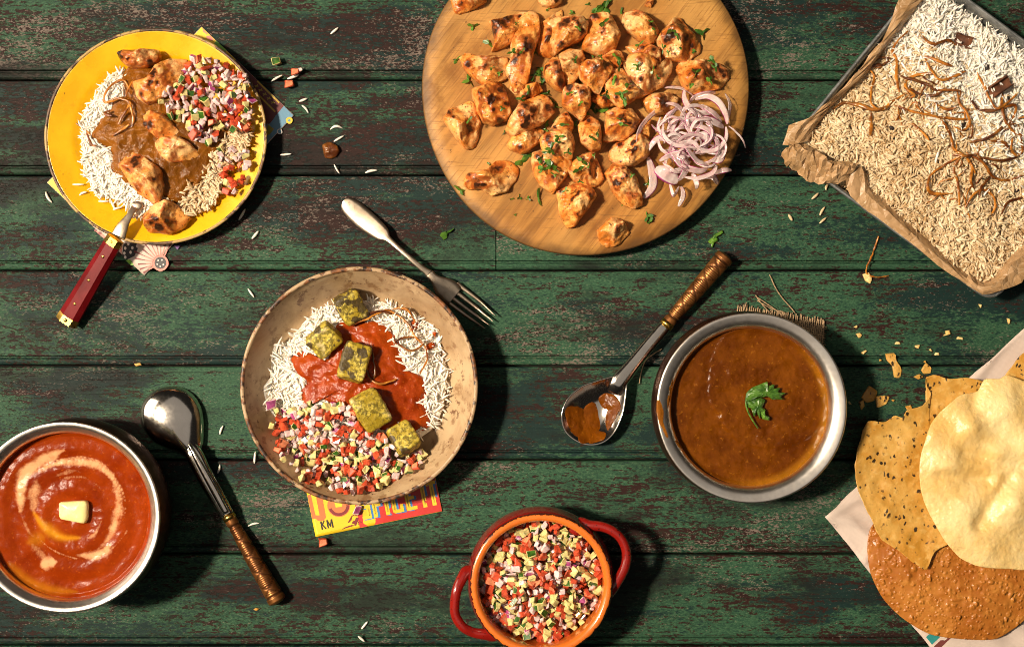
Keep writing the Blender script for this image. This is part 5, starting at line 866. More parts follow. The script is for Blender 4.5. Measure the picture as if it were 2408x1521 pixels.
tu = np.array(Cn[1]) - np.array(Cn[0]); tv = np.array(Cn[3]) - np.array(Cn[0])
def tuv(P): A_ = np.stack([tu, tv], 1); return np.linalg.solve(A_, (P - Cn[0]).T).T
def rice_z(P):
    q = tuv(P); e = np.minimum(np.minimum(q[:, 0], 1 - q[:, 0]), np.minimum(q[:, 1], 1 - q[:, 1])); return .026 + .024 * np.clip(e / .35, 0, 1) ** .7 + .007 * fbm(P, 26, 3, 5) + .0035 * fbm(P, 75, 2, 6)
def is_white(P, mixd=0.0):
    px = P[:, 0] / (S * (HC - .045) / HC) + 1204; py = -P[:, 1] / (S * (HC - .045) / HC) + 760.5
    return (px - 2090) - (py - 95) * 1.02 + 60 * fbm(P, 22, 2, 9) + mixd * np.clip(RNG.normal(0, .6, len(P)), -1.6, 1.6) > 0
inner = np.array([T(.035, .04), T(.97, .03), T(.97, .965), T(.035, .965)])
g_ = [(u, v) for u in np.linspace(.03, .97, 60) for v in np.linspace(.03, .97, 60)]; GP2 = np.array([T(u, v) for u, v in g_]); V = np.c_[GP2, rice_z(GP2) - .005]
F = [(i * 60 + j, (i + 1) * 60 + j, (i + 1) * 60 + j + 1, i * 60 + j + 1) for i in range(59) for j in range(59)]; fw = is_white(GP2)
Fw = [f for f in F if fw[f[0]]]; Fb = [f for f in F if not fw[f[0]]]
ew = empty('white_rice', (*T(.5, .7), .03), 'white rice at the upper side of the roasting tin', 'rice', kind='stuff'); eb = empty('brown_rice', (*T(.5, .3), .03), 'brown rice filling the lower side of the roasting tin', 'rice', kind='stuff')
for e, ff, mt in ((ew, Fw, 'rice_w'), (eb, Fb, 'rice_b')): link('rice_bed', mesh(V, ff, M[mt]), e)
p = scatter(inner, 14500); vis = p[:, 0] < .64; p = p[vis]; iw = is_white(p, 110); pw, pb = p[iw], p[~iw]
for e, q, mt, L, W_, tl in ((ew, pw, 'rice_w', .0195, .0030, .42), (eb, pb, 'rice_b', .0140, .0034, .42)):
    n = len(q); o = link('grains', grain_mesh(np.c_[q, rice_z(q) + RNG.uniform(-.002, .006, n)], L, W_, M[mt], tl, .10 if mt == 'rice_w' else .2), e); o['kind'] = 'stuff'
# baking paper: a crumpled strip over the tin's edge, with a folded corner
paper2 = empty('baking_paper', (*D(1900, 380, .03)[:2], .03), 'brown baking paper folded over the edge of the rice tin', 'baking paper')
def crumple(rows, nn, seed, amp=.0035):
    """rows: polylines of (x, y, z) in photo units / metres, resampled and lofted"""
    L = [spline([(*D(x, y, z)[:2], z) for x, y, z in r], nn, closed=False, sharp=.4) for r in rows]; m = len(rows) * 4
    nn2 = max(10, nn // 3); m = len(rows) * 2; L = [l[np.linspace(0, nn - 1, nn2).astype(int)] for l in L]; nn = nn2
    G_ = np.array([[np.array(q) for q in spline([l[i] for l in L], m, closed=False, sharp=.9)] for i in range(nn)])
    V = G_.reshape(-1, 3); jr = np.random.default_rng(int(seed * 10)); f = jr.uniform(-1, 1, len(V)); V = V + np.c_[.35 * jr.uniform(-1, 1, len(V)), .35 * jr.uniform(-1, 1, len(V)), .55 * f + .3] * amp * np.tile(sstep(0, .2, np.linspace(0, 1, m)), nn)[:, None]
    F = [(i * m + j, (i + 1) * m + j, (i + 1) * m + j + 1, i * m + j + 1) for i in range(nn - 1) for j in range(m - 1)]
    F = [t for q in F for t in ((q[0], q[1], q[2]), (q[0], q[2], q[3]))]
    n = len(V); V2 = V - np.array([0, 0, .0003])
    return np.r_[V, V2], F + [tuple(n + i for i in f[::-1]) for f in F]
z3 = lambda pts: [(*zTray(x, y), z) for x, y, z in pts]
zc = lambda pts: [(*zCorner(x, y), z) for x, y, z in pts]
# upper-left side
r0 = z3([(860, -40, .03), (760, 80, .032), (660, 200, .03), (520, 380, .03), (400, 500, .03), (300, 600, .032), (230, 720, .034)])
r1 = z3([(830, -40, .05), (730, 80, .05), (650, 190, .05), (500, 380, .05), (380, 490, .05), (280, 590, .05), (210, 720, .05)])
r2 = z3([(760, -40, .056), (700, 60, .056), (620, 190, .054), (440, 410, .053), (270, 570, .054), (170, 650, .056), (130, 740, .056)])
r3 = z3([(690, -40, .051), (660, 60, .05), (600, 200, .048), (420, 425, .047), (250, 590, .049), (125, 640, .05), (92, 740, .05)])
V, F = crumple([r0, r1, r2, r3], 70, 2.2, .004); link('side_fold', mesh(V, F, M['bake'], smooth=False), paper2)
# folded corner flap
f0 = zc([(520, 470, .045), (640, 540, .046), (760, 600, .047), (800, 690, .047), (900, 690, .048), (1050, 690, .05), (1180, 720, .05)])
f1 = zc([(320, 470, .052), (450, 540, .06), (640, 560, .06), (760, 640, .06), (830, 740, .058), (980, 760, .058), (1150, 760, .054)])
f2 = zc([(270, 520, .055), (330, 640, .056), (500, 720, .052), (700, 790, .05), (840, 880, .054), (960, 880, .053), (1090, 850, .052)])
f3 = zc([(220, 560, .05), (250, 720, .046), (400, 810, .044), (540, 930, .043), (740, 975, .043), (900, 980, .044), (985, 925, .046)])
V, F = crumple([f0, f1, f2, f3], 60, 7.1, .005); link('corner_fold', mesh(V, F, M['bake'], smooth=False), paper2)
# lower-left side
l0 = z3([(500, 850, .035), (560, 960, .036), (680, 1080, .036), (830, 1220, .036), (960, 1340, .036), (1040, 1400, .036)])
l1 = z3([(495, 845, .052), (530, 990, .05), (650, 1100, .05), (800, 1240, .05), (940, 1360, .05), (1035, 1430, .05)])
l2 = z3([(410, 920, .051), (440, 1005, .046), (600, 1130, .0455), (730, 1225, .0455), (880, 1350, .0455), (1030, 1450, .046)])
V, F = crumple([l0, l1, l2], 60, 4.4, .002); link('lower_fold', mesh(V, F, M['bake'], smooth=False), paper2)
b0 = z3([(1040, 1380, .036), (1110, 1440, .036), (1180, 1400, .038), (1250, 1310, .04), (1340, 1230, .04), (1420, 1150, .04)])
b1 = z3([(1035, 1415, .05), (1110, 1465, .052), (1200, 1430, .054), (1270, 1340, .054), (1350, 1260, .054), (1430, 1180, .054)])
b2 = z3([(1033, 1450, .046), (1110, 1502, .046), (1210, 1480, .05), (1290, 1445, .05), (1370, 1380, .05), (1450, 1290, .05)])
V, F = crumple([b0, b1, b2], 50, 9.4, .003); link('end_fold', mesh(V, F, M['bake'], smooth=False), paper2)
TS = [([(745,150),(690,200),(670,250),(690,300),(680,400),(690,470)],'pale fried onion strand running down from the upper edge of the tin'),([(660,290),(610,280),(565,310),(600,330),(650,300)],'small closed loop of fried onion by the paper edge'),([(540,330),(575,380),(555,450),(545,530),(600,560),(650,520),(720,480)],'S-shaped fried onion strand near the paper edge'),([(360,550),(420,515),(480,530),(560,560),(640,540)],'thick amber fried onion band nearest the folded paper corner'),([(545,570),(550,640),(540,690)],'short fried onion strand hanging straight down over brown rice'),([(820,290),(840,350),(880,410),(950,400),(1025,365)],'hook-shaped fried onion strand on the white rice'),([(820,285),(870,310),(950,345)],'fried onion strand with a dark purple tip on the white rice'),([(680,375),(740,400),(830,430),(870,460),(980,465),(990,500)],'wavy long fried onion strand between white and brown rice'),([(850,380),(780,380),(730,410),(725,450),(760,490),(740,500)],'curled fried onion spiral on the white rice border'),([(740,450),(800,480),(860,490),(900,470)],'short fried onion strand under the curled spiral'),([(860,530),(930,560),(970,550)],'dark stubby fried onion strand below the wavy long one'),([(980,450),(990,520),(1030,590),(1040,640),(1010,665),(960,650)],'J-shaped fried onion strand in the middle of the tin'),([(660,535),(740,570),(830,590),(900,605),(1010,610)],'thin straight fried onion strand across the brown rice'),([(810,180),(850,220),(920,210),(970,195)],'fried onion strand touching the curled cinnamon bark'),([(860,240),(930,205),(990,230)],'fried onion strand just under the curled cinnamon bark'),([(1080,370),(1120,450),(1150,530),(1180,560),(1290,480)],'V-shaped fried onion strand on the white rice'),([(1215,400),(1210,480),(1200,560),(1215,630),(1270,680),(1330,690)],'long upright fried onion strand near the frame\'s edge'),([(1050,500),(1080,560),(1150,570),(1200,560)],'brown fried onion crescent left of the V-shaped strand'),([(1040,725),(1120,710),(1180,670),(1210,645)],'fried onion sliver sloping up from the knot'),([(1260,700),(1250,760),(1290,790),(1320,760),(1290,700)],'open fried onion ring at the end of the upright strand'),([(890,620),(940,690),(960,760),(1000,790)],'fried onion strand entering the knot from above'),([(1000,790),(920,840),(850,890),(830,950),(860,985),(960,985)],'wide C-shaped fried onion strand left of the knot'),([(1000,790),(960,860),(980,930),(985,1050)],'fried onion strand hanging from the knot'),([(1010,790),(1050,850),(1040,920),(1060,960)],'wavy fried onion tail under the knot'),([(1020,780),(1100,830),(1160,900),(1250,915),(1320,890)],'fried onion strand trailing right from the knot'),([(1080,800),(1200,820),(1290,800)],'short fried onion strand above the trailing one'),([(1020,1060),(1060,990),(1130,965),(1175,1010),(1180,1060),(1155,1095)],'arch of fried onion with a purple foot on brown rice'),([(1210,1090),(1250,1030),(1330,1000)],'fried onion strand low at the frame\'s edge'),([(1140,720),(1210,730),(1240,760)],'tiny fried onion strand right of the knot'),([(750,630),(790,670),(820,720)],'broad amber fried onion flake on the brown rice'),([(520,360),(560,330),(620,320)],'short dark fried onion strand beside the closed loop'),([(950,790),(1010,800),(1060,790)],'dark crisp core of the fried onion knot'),([(1180,560),(1270,540),(1260,600),(1230,640)],'small fried onion hook beside the upright strand'),([(1090,1010),(1100,960),(1150,900)],'fried onion thread rising from the arch')]
for i, (pts, lab) in enumerate(TS):
    P2 = poly(zTray, pts, .055); z = rice_z(P2) + .0105 + .0025 * np.sin(np.arange(len(P2)) * 1.7 + i)
    strand(np.c_[P2, z], [.0008, .0016, .0022 if i in (3, 29, 31) else .0016, .0018, .0009], lab, 'fried onion strands in the roasting tin', seed=40 + i)
rw = random.Random(5)
for k in range(26):
    bx, by = rw.choice([(700, 500), (900, 480), (1000, 800), (1150, 700), (1230, 620), (620, 380), (950, 600), (1100, 520), (1150, 880), (1000, 980)]); x, y = bx + rw.gauss(0, 60), by + rw.gauss(0, 60); a = rw.uniform(0, 6.28); pts = [(x, y)]
    for j in range(rw.randint(3, 5)): a += rw.gauss(0, .75); x += 38 * math.cos(a); y += 38 * math.sin(a); pts.append((x, y))
    P2 = poly(zTray, pts, .055)
    if not inside(P2, inner).all(): continue
    strand(np.c_[P2, rice_z(P2) + .0085 + .003 * np.sin(np.arange(len(P2)) * 2.1 + k)], [.0004, .0009, .0010, .0005], 'fine wisp of fried onion tangled among the larger strands in the tin', 'fine fried onion wisps in the roasting tin', seed=90 + k)
def bark(pts, lab, i):
    P2 = poly(zTray, pts, .056); a, b = P2[0], P2[1]; d = (b - a) / np.linalg.norm(b - a); n = np.array([-d[1], d[0]]); w_ = .009; V = []
    z0 = float(rice_z(P2[:1])[0]) + .008
    for t in np.linspace(0, 1, 10):
        for q in np.linspace(-2.3, 2.3, 12): V.append([*(a + (b - a) * t + n * w_ * math.sin(q) * .8), z0 + w_ * .6 * (1 - math.cos(q)) * .6])
    V = np.array(V); V += .0012 * fbm(V, 160, 3, i)[:, None]; F = [(r * 12 + c, r * 12 + c + 1, (r + 1) * 12 + c + 1, (r + 1) * 12 + c) for r in range(9) for c in range(11)]; N_ = len(V)
    link('cinnamon_bark', mesh(np.r_[V, V - [0, 0, .0012]], F + [tuple(N_ + k for k in f[::-1]) for f in F], M['spice']), label=lab, cat='spice')
bark([(985, 190), (1070, 215)], 'curled cinnamon bark on the white rice', 1); bark([(1150, 475), (1245, 410)], 'flat cinnamon bark shard beside the V-shaped onion strand', 2)
for i, (x, y, lab) in enumerate([(860, 160, 'clove beside the curled cinnamon bark'), (1135, 350, 'clove above the V-shaped onion strand'), (660, 655, 'clove on the brown rice'), (1010, 640, 'clove inside the J-shaped onion strand'), (1240, 490, 'clove near the cinnamon shard'), (1290, 970, 'clove low at the frame\'s edge')]):
    q = poly(zTray, [(x, y)], .055)[0]; a = i * 1.3; z = float(rice_z(q[None])[0]) + .006; d = np.array([math.cos(a), math.sin(a), .2]) * .005
    V, F = tube([np.r_[q, z] - d, np.r_[q, z], np.r_[q, z] + d], [.0008, .0017, .0026, .001], 7, sub=8); link('clove', mesh(V, F, M['clove']), label=lab, cat='spice')
# ------------------------------------------------------------------ silver fork
fo = empty('silver_fork', D(*zFork(600, 500), 0), 'old tarnished silver fork lying by the beige metal bowl', 'fork')
def strip(stations, mat, name, parent, arch=.0):
    """stations: centre (photo crop), half width (crop px), z, crown"""
    sg = []; P = np.array([[*D(*zFork(x, y), z)[:2], z] for x, y, w_, z in stations]); W_ = np.array([w_ for x, y, w_, z in stations]) / 3.802 / Q * S
    n = len(P) * 6; PS = spline(np.c_[P, W_], n, closed=False); T_ = np.gradient(PS[:, :2], axis=0); T_ /= np.linalg.norm(T_, axis=1)[:, None]; N2 = np.c_[-T_[:, 1], T_[:, 0]]; V = []
    for a, dz in ((-1, -.0006), (-.97, .0004), (-.6, .0009 + arch), (0, .0011 + arch), (.6, .0009 + arch), (.97, .0004), (1, -.0006), (0, -.0012)):
        V.append(np.c_[PS[:, :2] + N2 * (PS[:, 3] * a)[:, None], PS[:, 2] + dz])
    V = np.stack(V, 1).reshape(-1, 3); m = 8; F = [(i * m + j, i * m + (j + 1) % m, (i + 1) * m + (j + 1) % m, (i + 1) * m + j) for i in range(n - 1) for j in range(m)] + [tuple(range(m))[::-1], tuple((n - 1) * m + j for j in range(m))]
    return link(name, mesh(V, F, M[mat]), parent)
strip([(100, 92, 22, .003), (118, 108, 66, .003), (160, 148, 92, .0035), (225, 206, 106, .004), (310, 280, 110, .005), (400, 355, 103, .0075), (480, 420, 92, .010), (530, 460, 74, .0115), (562, 490, 44, .0122), (590, 515, 33, .0127), (680, 595, 27, .0145), (800, 700, 27, .015), (900, 785, 30, .014), (985, 850, 35, .0125), (1020, 875, 48, .012)], 'silver', 'handle', fo, .0)
strip([(1020, 875, 52, .012), (1050, 905, 46, .0118), (1090, 945, 62, .011), (1150, 1000, 105, .009), (1210, 1050, 128, .0072), (1260, 1095, 128, .006), (1290, 1120, 120, .0055)], 'silver', 'fork_head', fo, .0002)
fhd = [c for c in fo.children if c.name.startswith('fork_head')][0]
for a, b, e in (((1355, 1010), (1540, 1150), (1730, 1330)), ((1310, 1075), (1500, 1220), (1700, 1385)), ((1262, 1128), (1450, 1270), (1662, 1425)), ((1215, 1175), (1400, 1310), (1615, 1460))):
    strip([(a[0] - 40, a[1] - 38, 22, .0062), (a[0], a[1], 23, .005), (b[0], b[1], 17, .005), ((b[0] + e[0]) / 2 + 4, (b[1] + e[1]) / 2 + 2, 12, .0068), (e[0], e[1], 4, .0095)], 'silver', 'tine', fhd)
# ------------------------------------------------------------------ serving spoons with copper handles
def copper_handle(p0, p1, r0, r1, parent, z0, z1, cap):
    n = 150; a = np.r_[D(*p0, z0)]; b = np.r_[D(*p1, z1)]; m = 28; V = []; gr = []; ax_ = (b - a) / np.linalg.norm(b - a); s_ = np.cross(ax_, [0, 0, 1]); s_ /= np.linalg.norm(s_); u_ = np.cross(s_, ax_); L = np.linalg.norm(b - a)
    for i in range(n):
        t = i / (n - 1); rad = np.interp(t, [0, .03, .08, .11, .13, .5, .88, .93, .975, 1], [r0 * .85, r0, r0, r0 * .9, r0 * .98, (r0 + r1) * .52, r1, r1 * 1.06, r1 * 1.04, r1 * .55])
        for j in range(m):
            q = 2 * math.pi * j / m; wv = math.sin(q * 1 + t * 17); wv2 = math.sin(q * 1 - t * 17); g_ = 0.0
            if .14 < t < .9: g_ = max(math.exp(-(wv / .13) ** 2), math.exp(-(wv2 / .13) ** 2), .45 * (math.sin(t * L * 2600) > .3) * (wv * wv2 > 0.1))
            if .10 < t < .125 or .9 < t < .92: g_ = .8
            V.append(a + ax_ * t * L + (s_ * math.cos(q) * 1.0 + u_ * math.sin(q) * .92) * rad * (1 - .10 * g_)); gr.append(g_)
    F = [(i * m + j, i * m + (j + 1) % m, (i + 1) * m + (j + 1) % m, (i + 1) * m + j) for i in range(n - 1) for j in range(m)] + [tuple(range(m))[::-1], tuple((n - 1) * m + j for j in range(m))]
    link('copper_handle', mesh(V, F, M['copper'], attrs={'groove': gr}), parent)
    c0 = a - ax_ * .002; V, F = tube([c0, a + ax_ * .004], r0 * 1.08, 18, (1, .92)); link('collar', mesh(V, F, M['brass']), parent)
# upturned (convex) spoon beside the tomato curry
s1 = empty('serving_spoon', D(*zSp1(1300, 600), 0), 'steel serving spoon lying face down, carved copper handle pointing down', 'serving spoon')
V, F, s, Z = blob(poly(zSp1, [(1060, 58), (960, 85), (885, 160), (868, 250), (890, 330), (950, 410), (1040, 455), (1120, 485), (1185, 520), (1240, 510), (1268, 440), (1275, 330), (1270, 240), (1235, 150), (1160, 80)], .012), .001, .021, 120, 30, q=.8, sharp=0, under=.97); link('spoon_bowl', mesh(V, F, M['spoon']), s1)
def shank(pts, widths, parent, zz, conc=False):
    P = np.array([D(*p, z) for p, z in zip(pts, zz)]); n = 40; PS = spline(np.c_[P, widths], n, closed=False); T_ = np.gradient(PS[:, :2], axis=0); T_ /= np.linalg.norm(T_, axis=1)[:, None]; N2 = np.c_[-T_[:, 1], T_[:, 0]]; V = []; sec = [(-1, 0), (-.96, .35), (-.75, .8), (-.4, .95), (0, 1), (.4, .95), (.75, .8), (.96, .35), (1, 0), (.6, -.2), (0, -.3), (-.6, -.2)]
    if conc: sec = [(-1, .5), (-.93, .85), (-.8, .75), (-.5, .35), (0, .15), (.5, .35), (.8, .75), (.93, .85), (1, .5), (.7, -.1), (0, -.3), (-.7, -.1)]
    for a, dz in sec: V.append(np.c_[PS[:, :2] + N2 * (PS[:, 3] * a)[:, None], PS[:, 2] + dz * PS[:, 3] * .62])
    V = np.stack(V, 1).reshape(-1, 3); m = len(sec); F = [(i * m + j, i * m + (j + 1) % m, (i + 1) * m + (j + 1) % m, (i + 1) * m + j) for i in range(n - 1) for j in range(m)] + [tuple(range(m))[::-1], tuple((n - 1) * m + j for j in range(m))]
    link('shank', mesh(V, F, M['spoon']), parent)
shank([zSp1(1195, 425), zSp1(1220, 480), zSp1(1290, 620), zSp1(1370, 760), zSp1(1430, 865)], [PX(13), PX(21), PX(20.5), PX(19), PX(17)], s1, [.012, .0125, .013, .012, .011])
V, F = tube([D(*zSp1(1190, 420), .017), D(*zSp1(1215, 470), .021), D(*zSp1(1320, 660), .0215), D(*zSp1(1425, 855), .019)], [.0022, .004, .0045, .004], 10, (1, .6), sub=20); link('shank_rib', mesh(V, F, M['spoon']), s1)
copper_handle(zSp1(1440, 875), zSp1(1752, 1418), .0075, .0105, s1, .0095, .0105, 0)
# right way up spoon beside the brown curry
s2 = empty('serving_spoon', D(*zSp2(450, 700), 0), 'steel serving spoon lying face up with leftover curry, carved copper handle', 'serving spoon')
SB = [(270, 785), (190, 815), (115, 880), (80, 970), (95, 1060), (160, 1120), (240, 1143), (320, 1125), (385, 1060), (425, 960), (440, 870), (445, 800), (420, 760), (370, 758), (320, 770)]
def cup(pl, zr, depth, n=110, m=26, th_=.0011):
    B = spline(pl, n, True, 0); c = B.mean(0); V = []; 
    for k in np.linspace(1, 0.03, m): V.append(np.c_[c + (B - c) * k, np.full(n, zr - depth * (1 - k ** 2.2))])
    for k in np.linspace(0.03, 1.012, m): V.append(np.c_[c + (B - c) * k, np.full(n, zr - th_ - depth * (1 - min(k, 1) ** 2.2))])
    V = np.concatenate(V); R_ = 2 * m; F = [(i * n + j, i * n + (j + 1) % n, (i + 1) % R_ * n + (j + 1) % n, (i + 1) % R_ * n + j) for i in range(R_) if i != m - 1 for j in range(n)] + [tuple((m - 1) * n + j for j in range(n))[::1], tuple(m * n + j for j in range(n))[::-1]]
    return V, F, c
pl = poly(zSp2, SB, .019); V, F, cc = cup(pl, .0195, .0165); link('spoon_bowl', mesh(V, F, M['spoon']), s2)
Bsp = spline(pl, 110, True, 0)
def cup_z(P):
    a = np.arctan2(P[:, 1] - cc[1], P[:, 0] - cc[0]); ab = np.arctan2(Bsp[:, 1] - cc[1], Bsp[:, 0] - cc[0]); rbv = np.hypot(*(Bsp - cc).T); o = np.argsort(ab); rB = np.interp(a, ab[o], rbv[o], period=2 * np.pi); kk = np.clip(np.hypot(P[:, 0] - cc[0], P[:, 1] - cc[1]) / rB, 0, 1); return .0195 - .0165 * (1 - kk ** 2.2)
for i, pcs in enumerate([[[(98, 950), (150, 922), (205, 945), (235, 1040), (200, 1110), (130, 1065)], [(200, 945), (262, 905), (288, 955), (296, 1050), (250, 1128), (170, 1112)], [(230, 1060), (325, 1072), (312, 1112), (235, 1130)]], [[(288, 880), (330, 852), (382, 866), (412, 915), (400, 955), (350, 950), (308, 930)], [(345, 930), (402, 935), (372, 1010), (338, 1060), (326, 1010)]]]):
    parts = []
    for j, pts in enumerate(pcs):
        V, F, s, Z = blob(poly(zSp2, pts, .01), 0, .0022, 60, 14, q=1.3, lump=.0013, lf=120, rough=.0006, rf=300, edge=.12, ef=130, seed=i * 5 + j + 11, base=cup_z); parts.append((V, F))
    V, F = join(parts); link('curry_residue', mesh(V, F, M['curry_b']), label='larger smear of brown curry left in the face-up spoon' if i == 0 else 'smaller smear of brown curry near the neck of the face-up spoon', cat='curry residue')
shank([zSp2(365, 850), zSp2(400, 790), zSp2(480, 690), zSp2(570, 580), zSp2(660, 475)], [PX(13), PX(20), PX(17), PX(16), PX(16)], s2, [.0125, .0155, .0155, .014, .0135])
copper_handle(zSp2(668, 468), zSp2(1008, 75), .0078, .0108, s2, .0125, .0125, 0)
# ------------------------------------------------------------------ burlap under the brown pot
bu = empty('burlap_mat', D(1890, 800), 'scrap of coarse frayed burlap sticking out from under the brown curry pot', 'burlap mat')
p0 = np.array([1938., 768.]); du = np.array([-.985, -.17]) ; dv = np.array([-.12, .99]); wf = []; rs = np.random.default_rng(3)
for i in range(46):
    q = p0 + du * i * 4.6; L = 12 + rs.uniform(2, 9); pts = [D(*(q - dv * L + rs.normal(0, 1, 2)), .0012 + rs.uniform(0, .003))] + [D(*(q + dv * j * 5.2 + rs.normal(0, .35, 2)), .0018 + .0007 * (-1) ** (i + j)) for j in range(24)]; wf.append(tube(pts, .00085, 5))
for j in range(24):
    q = p0 + dv * j * 5.2; L = rs.uniform(2, 8); pts = [D(*(q - du * L), .001)] + [D(*(q + du * i * 4.6 + rs.normal(0, .35, 2)), .0018 - .0007 * (-1) ** (i + j)) for i in range(46)]; wf.append(tube(pts, .00085, 5))
V, F = join(wf); o = link('weave', mesh(V, F, M['burlap']), bu); o['kind'] = 'stuff'
for pts in ([(1170, 300), (1215, 360), (1250, 395)], [(1185, 315), (1280, 380), (1330, 420), (1400, 470)], [(1120, 340), (1105, 385), (1090, 400)], [(1180, 330), (1260, 375), (1340, 400)]): 
    V, F = tube([D(*zSp2(x, y), .004) for x, y in pts], .0007, 5, sub=14); link('loose_thread', mesh(V, F, M['burlap']), bu)
for pts, lab in (([(1245, 185), (1290, 270), (1350, 350), (1395, 400)], 'long stray jute thread above the burlap scrap'), ([(515, 795), (530, 730), (560, 660), (640, 600)], 'dark stray jute thread lying under the face-up spoon')):
    V, F = tube([D(*zSp2(x, y), .003) for x, y in pts], .0007, 5, sub=16); V[:, :2] += .0012 * np.c_[fbm(V, 60, 2, 1), fbm(V, 60, 2, 2)]; link('jute_thread', mesh(V, F, M['burlap']), label=lab, cat='thread')
# ------------------------------------------------------------------ napkin and papads
NP0 = np.array([1935., 1214.]); nu = np.array([475., -448.]); nv = np.array([262., 318.])
def nz(V): return .0035 + .0034 * fbm(V, 16, 3, 6) + .0016 * np.abs(fbm(V, 45, 3, 2)) + sum(h_ * np.exp(-((((V - D(*p_)[:2]) @ np.array([-math.sin(a_), math.cos(a_)])) + .004 * fbm(V, 12, 2, a_)) / w_) ** 2) for p_, a_, h_, w_ in (((1985, 1190), .55, .0035, .005), ((2000, 1240), -.55, .004, .006), ((1960, 1225), .1, .003, .004), ((2330, 850), 1.0, .0035, .006), ((2300, 1480), -.7, .003, .007)))
def npt(u, v): q = NP0 + nu * u + nv * v; return D(q[0], q[1])[:2]
V, F = sheet([npt(0, 0), npt(1.35, 0), npt(1.35, 1.6), npt(0, 1.6)], 70, 80, nz); n2 = len(V) // 2
w_ = .004 * fbm(V, 22, 2, 5); V[:, 0] += w_; V[:, 1] += .003 * fbm(V, 25, 2, 7)
napkin = empty('linen_napkin', (*npt(.6, .6), 0), 'pale pink linen napkin with teal and maroon stripes under the papads', 'napkin')
link('cloth', mesh(V, F, M['linen']), napkin)
prints(napkin, lambda P: nz(P) + .0003, [('teal_stripe', M['teal'], 1, [np.array([npt(.0 + .01, .9), npt(1.2, .9), npt(1.2, .955), npt(.01, .955)])]), ('maroon_stripe', M['maroon'], 1, [np.array([npt(.01, .97), npt(1.2, .97), npt(1.2, 1.0), npt(.01, 1.0)])]), ('teal_cross_stripe', M['teal'], 2, [np.array([npt(.32, .89), npt(.36, .89), npt(.36, 1.5), npt(.32, 1.5)])]), ('maroon_cross_stripe', M['maroon'], 2, [np.array([npt(.37, .89), npt(.39, .89), npt(.39, 1.5), npt(.37, 1.5)])])])
def papad(name, pts, zfn, mat, label, n=200, m=60, sharp=.2, edge=.0, ef=60, seed=0, thick=.0012, zmid=.015):
    pl = poly(zPap, pts, zmid); B = spline(pl, n, True, sharp); c = B.mean(0)
    if edge: B = c + (B - c) * (1 + edge * fbm(B, ef, 3, seed))[:, None]
    ks = np.linspace(1, .02, m); V = np.concatenate([c + (B - c) * k for k in ks]); s_ = np.repeat(ks, n); z = zfn(V, s_); N_ = len(V); V3 = np.r_[np.c_[V, z], np.c_[V, z - thick]]
    F = [(i * n + j, i * n + (j + 1) % n, (i + 1) * n + (j + 1) % n, (i + 1) * n + j) for i in range(m - 1) for j in range(n)] + [tuple((m - 1) * n + j for j in range(n))]; F2 = [tuple(N_ + k for k in f[::-1]) for f in F] + [(j, N_ + j, N_ + (j + 1) % n, (j + 1) % n) for j in range(n)]
    return link(name, mesh(V3, F + F2, M[mat]), label=label, cat='papad')
def bub(V, f, s): 
    a = vnoise(np.c_[V * f + s, np.zeros(len(V))]); return np.clip(a - .5, 0, 1) ** 1.5
papad('papad', [(270, 985), (258, 1080), (275, 1190), (330, 1300), (420, 1390), (540, 1460), (680, 1483), (830, 1485), (920, 1440), (1000, 1370), (1060, 1250), (1050, 1050), (950, 900), (700, 850), (450, 870), (320, 930)], lambda V, s: .0125 + .0085 * (1 - s ** 3) + .004 * fbm(V, 18, 3, 3) * (1 - s ** 6) + .004 * bub(V, 150, 3) + .002 * bub(V, 330, 7), 'papad_o', 'deep orange bubbly fried papad at the bottom of the pile', 260, 90, zmid=.012)
papad('papad', [(255, 490), (330, 495), (375, 465), (410, 475), (430, 440), (500, 420), (540, 370), (520, 330), (515, 290), (560, 282), (620, 300), (700, 295), (775, 315), (850, 500), (800, 800), (700, 1000), (560, 1080), (520, 1165), (470, 1140), (380, 1070), (320, 1030), (290, 985), (270, 930), (235, 870), (205, 790), (193, 700), (205, 620), (230, 540)], lambda V, s: .0235 + .004 * fbm(V, 16, 3, 11) + .003 * fbm(V, 50, 3, 2) + .004 * s ** 4, 'papad_s', 'golden papad full of black specks with a broken upper edge', 260, 80, .55, .012, 130, 3, zmid=.02)
papad('papad', [(880, 290), (915, 240), (940, 205), (972, 178), (1060, 150), (1150, 200), (1150, 330), (1000, 340), (930, 330)], lambda V, s: .0225 + .003 * fbm(V, 20, 3, 4), 'papad_s', 'speckled papad corner peeping out above the pale puffed one', 80, 24, .3, zmid=.018)
def puff(V, s):
    q = lambda x, y: D(*zPap(x, y), .035)[:2]; z = .0335 + .004 * (1 - s ** 4)
    for x, y, r, h in ((720, 520, 95, .010), (880, 430, 120, .007), (620, 700, 110, .006), (910, 870, 130, .012), (700, 930, 120, .006), (560, 560, 80, .005), (1000, 600, 150, .008), (800, 1050, 120, .005), (640, 420, 80, .004), (850, 640, 60, .004)):
        c = q(x, y); z = z + h * np.exp(-((V[:, 0] - c[0]) ** 2 + (V[:, 1] - c[1]) ** 2) / (2 * (r * .5 / 1.62 / Q * S) ** 2))
    for (x0, y0), (x1, y1), h, w_ in (((590, 740), (800, 760), -.005, 30), ((760, 960), (900, 760), -.006, 34), ((700, 640), (960, 700), -.004, 30), ((780, 300), (740, 420), -.003, 26)):
        a, b = q(x0, y0), q(x1, y1); t = np.clip(((V - a) @ (b - a)) / ((b - a) @ (b - a)), 0, 1); d = np.linalg.norm(V - (a + t[:, None] * (b - a)), axis=1); z = z + h * np.exp(-(d / (w_ / 1.62 / Q * S)) ** 2)
    return z + .0022 * fbm(V, 30, 3, 9) + .001 * fbm(V, 90, 3, 5)
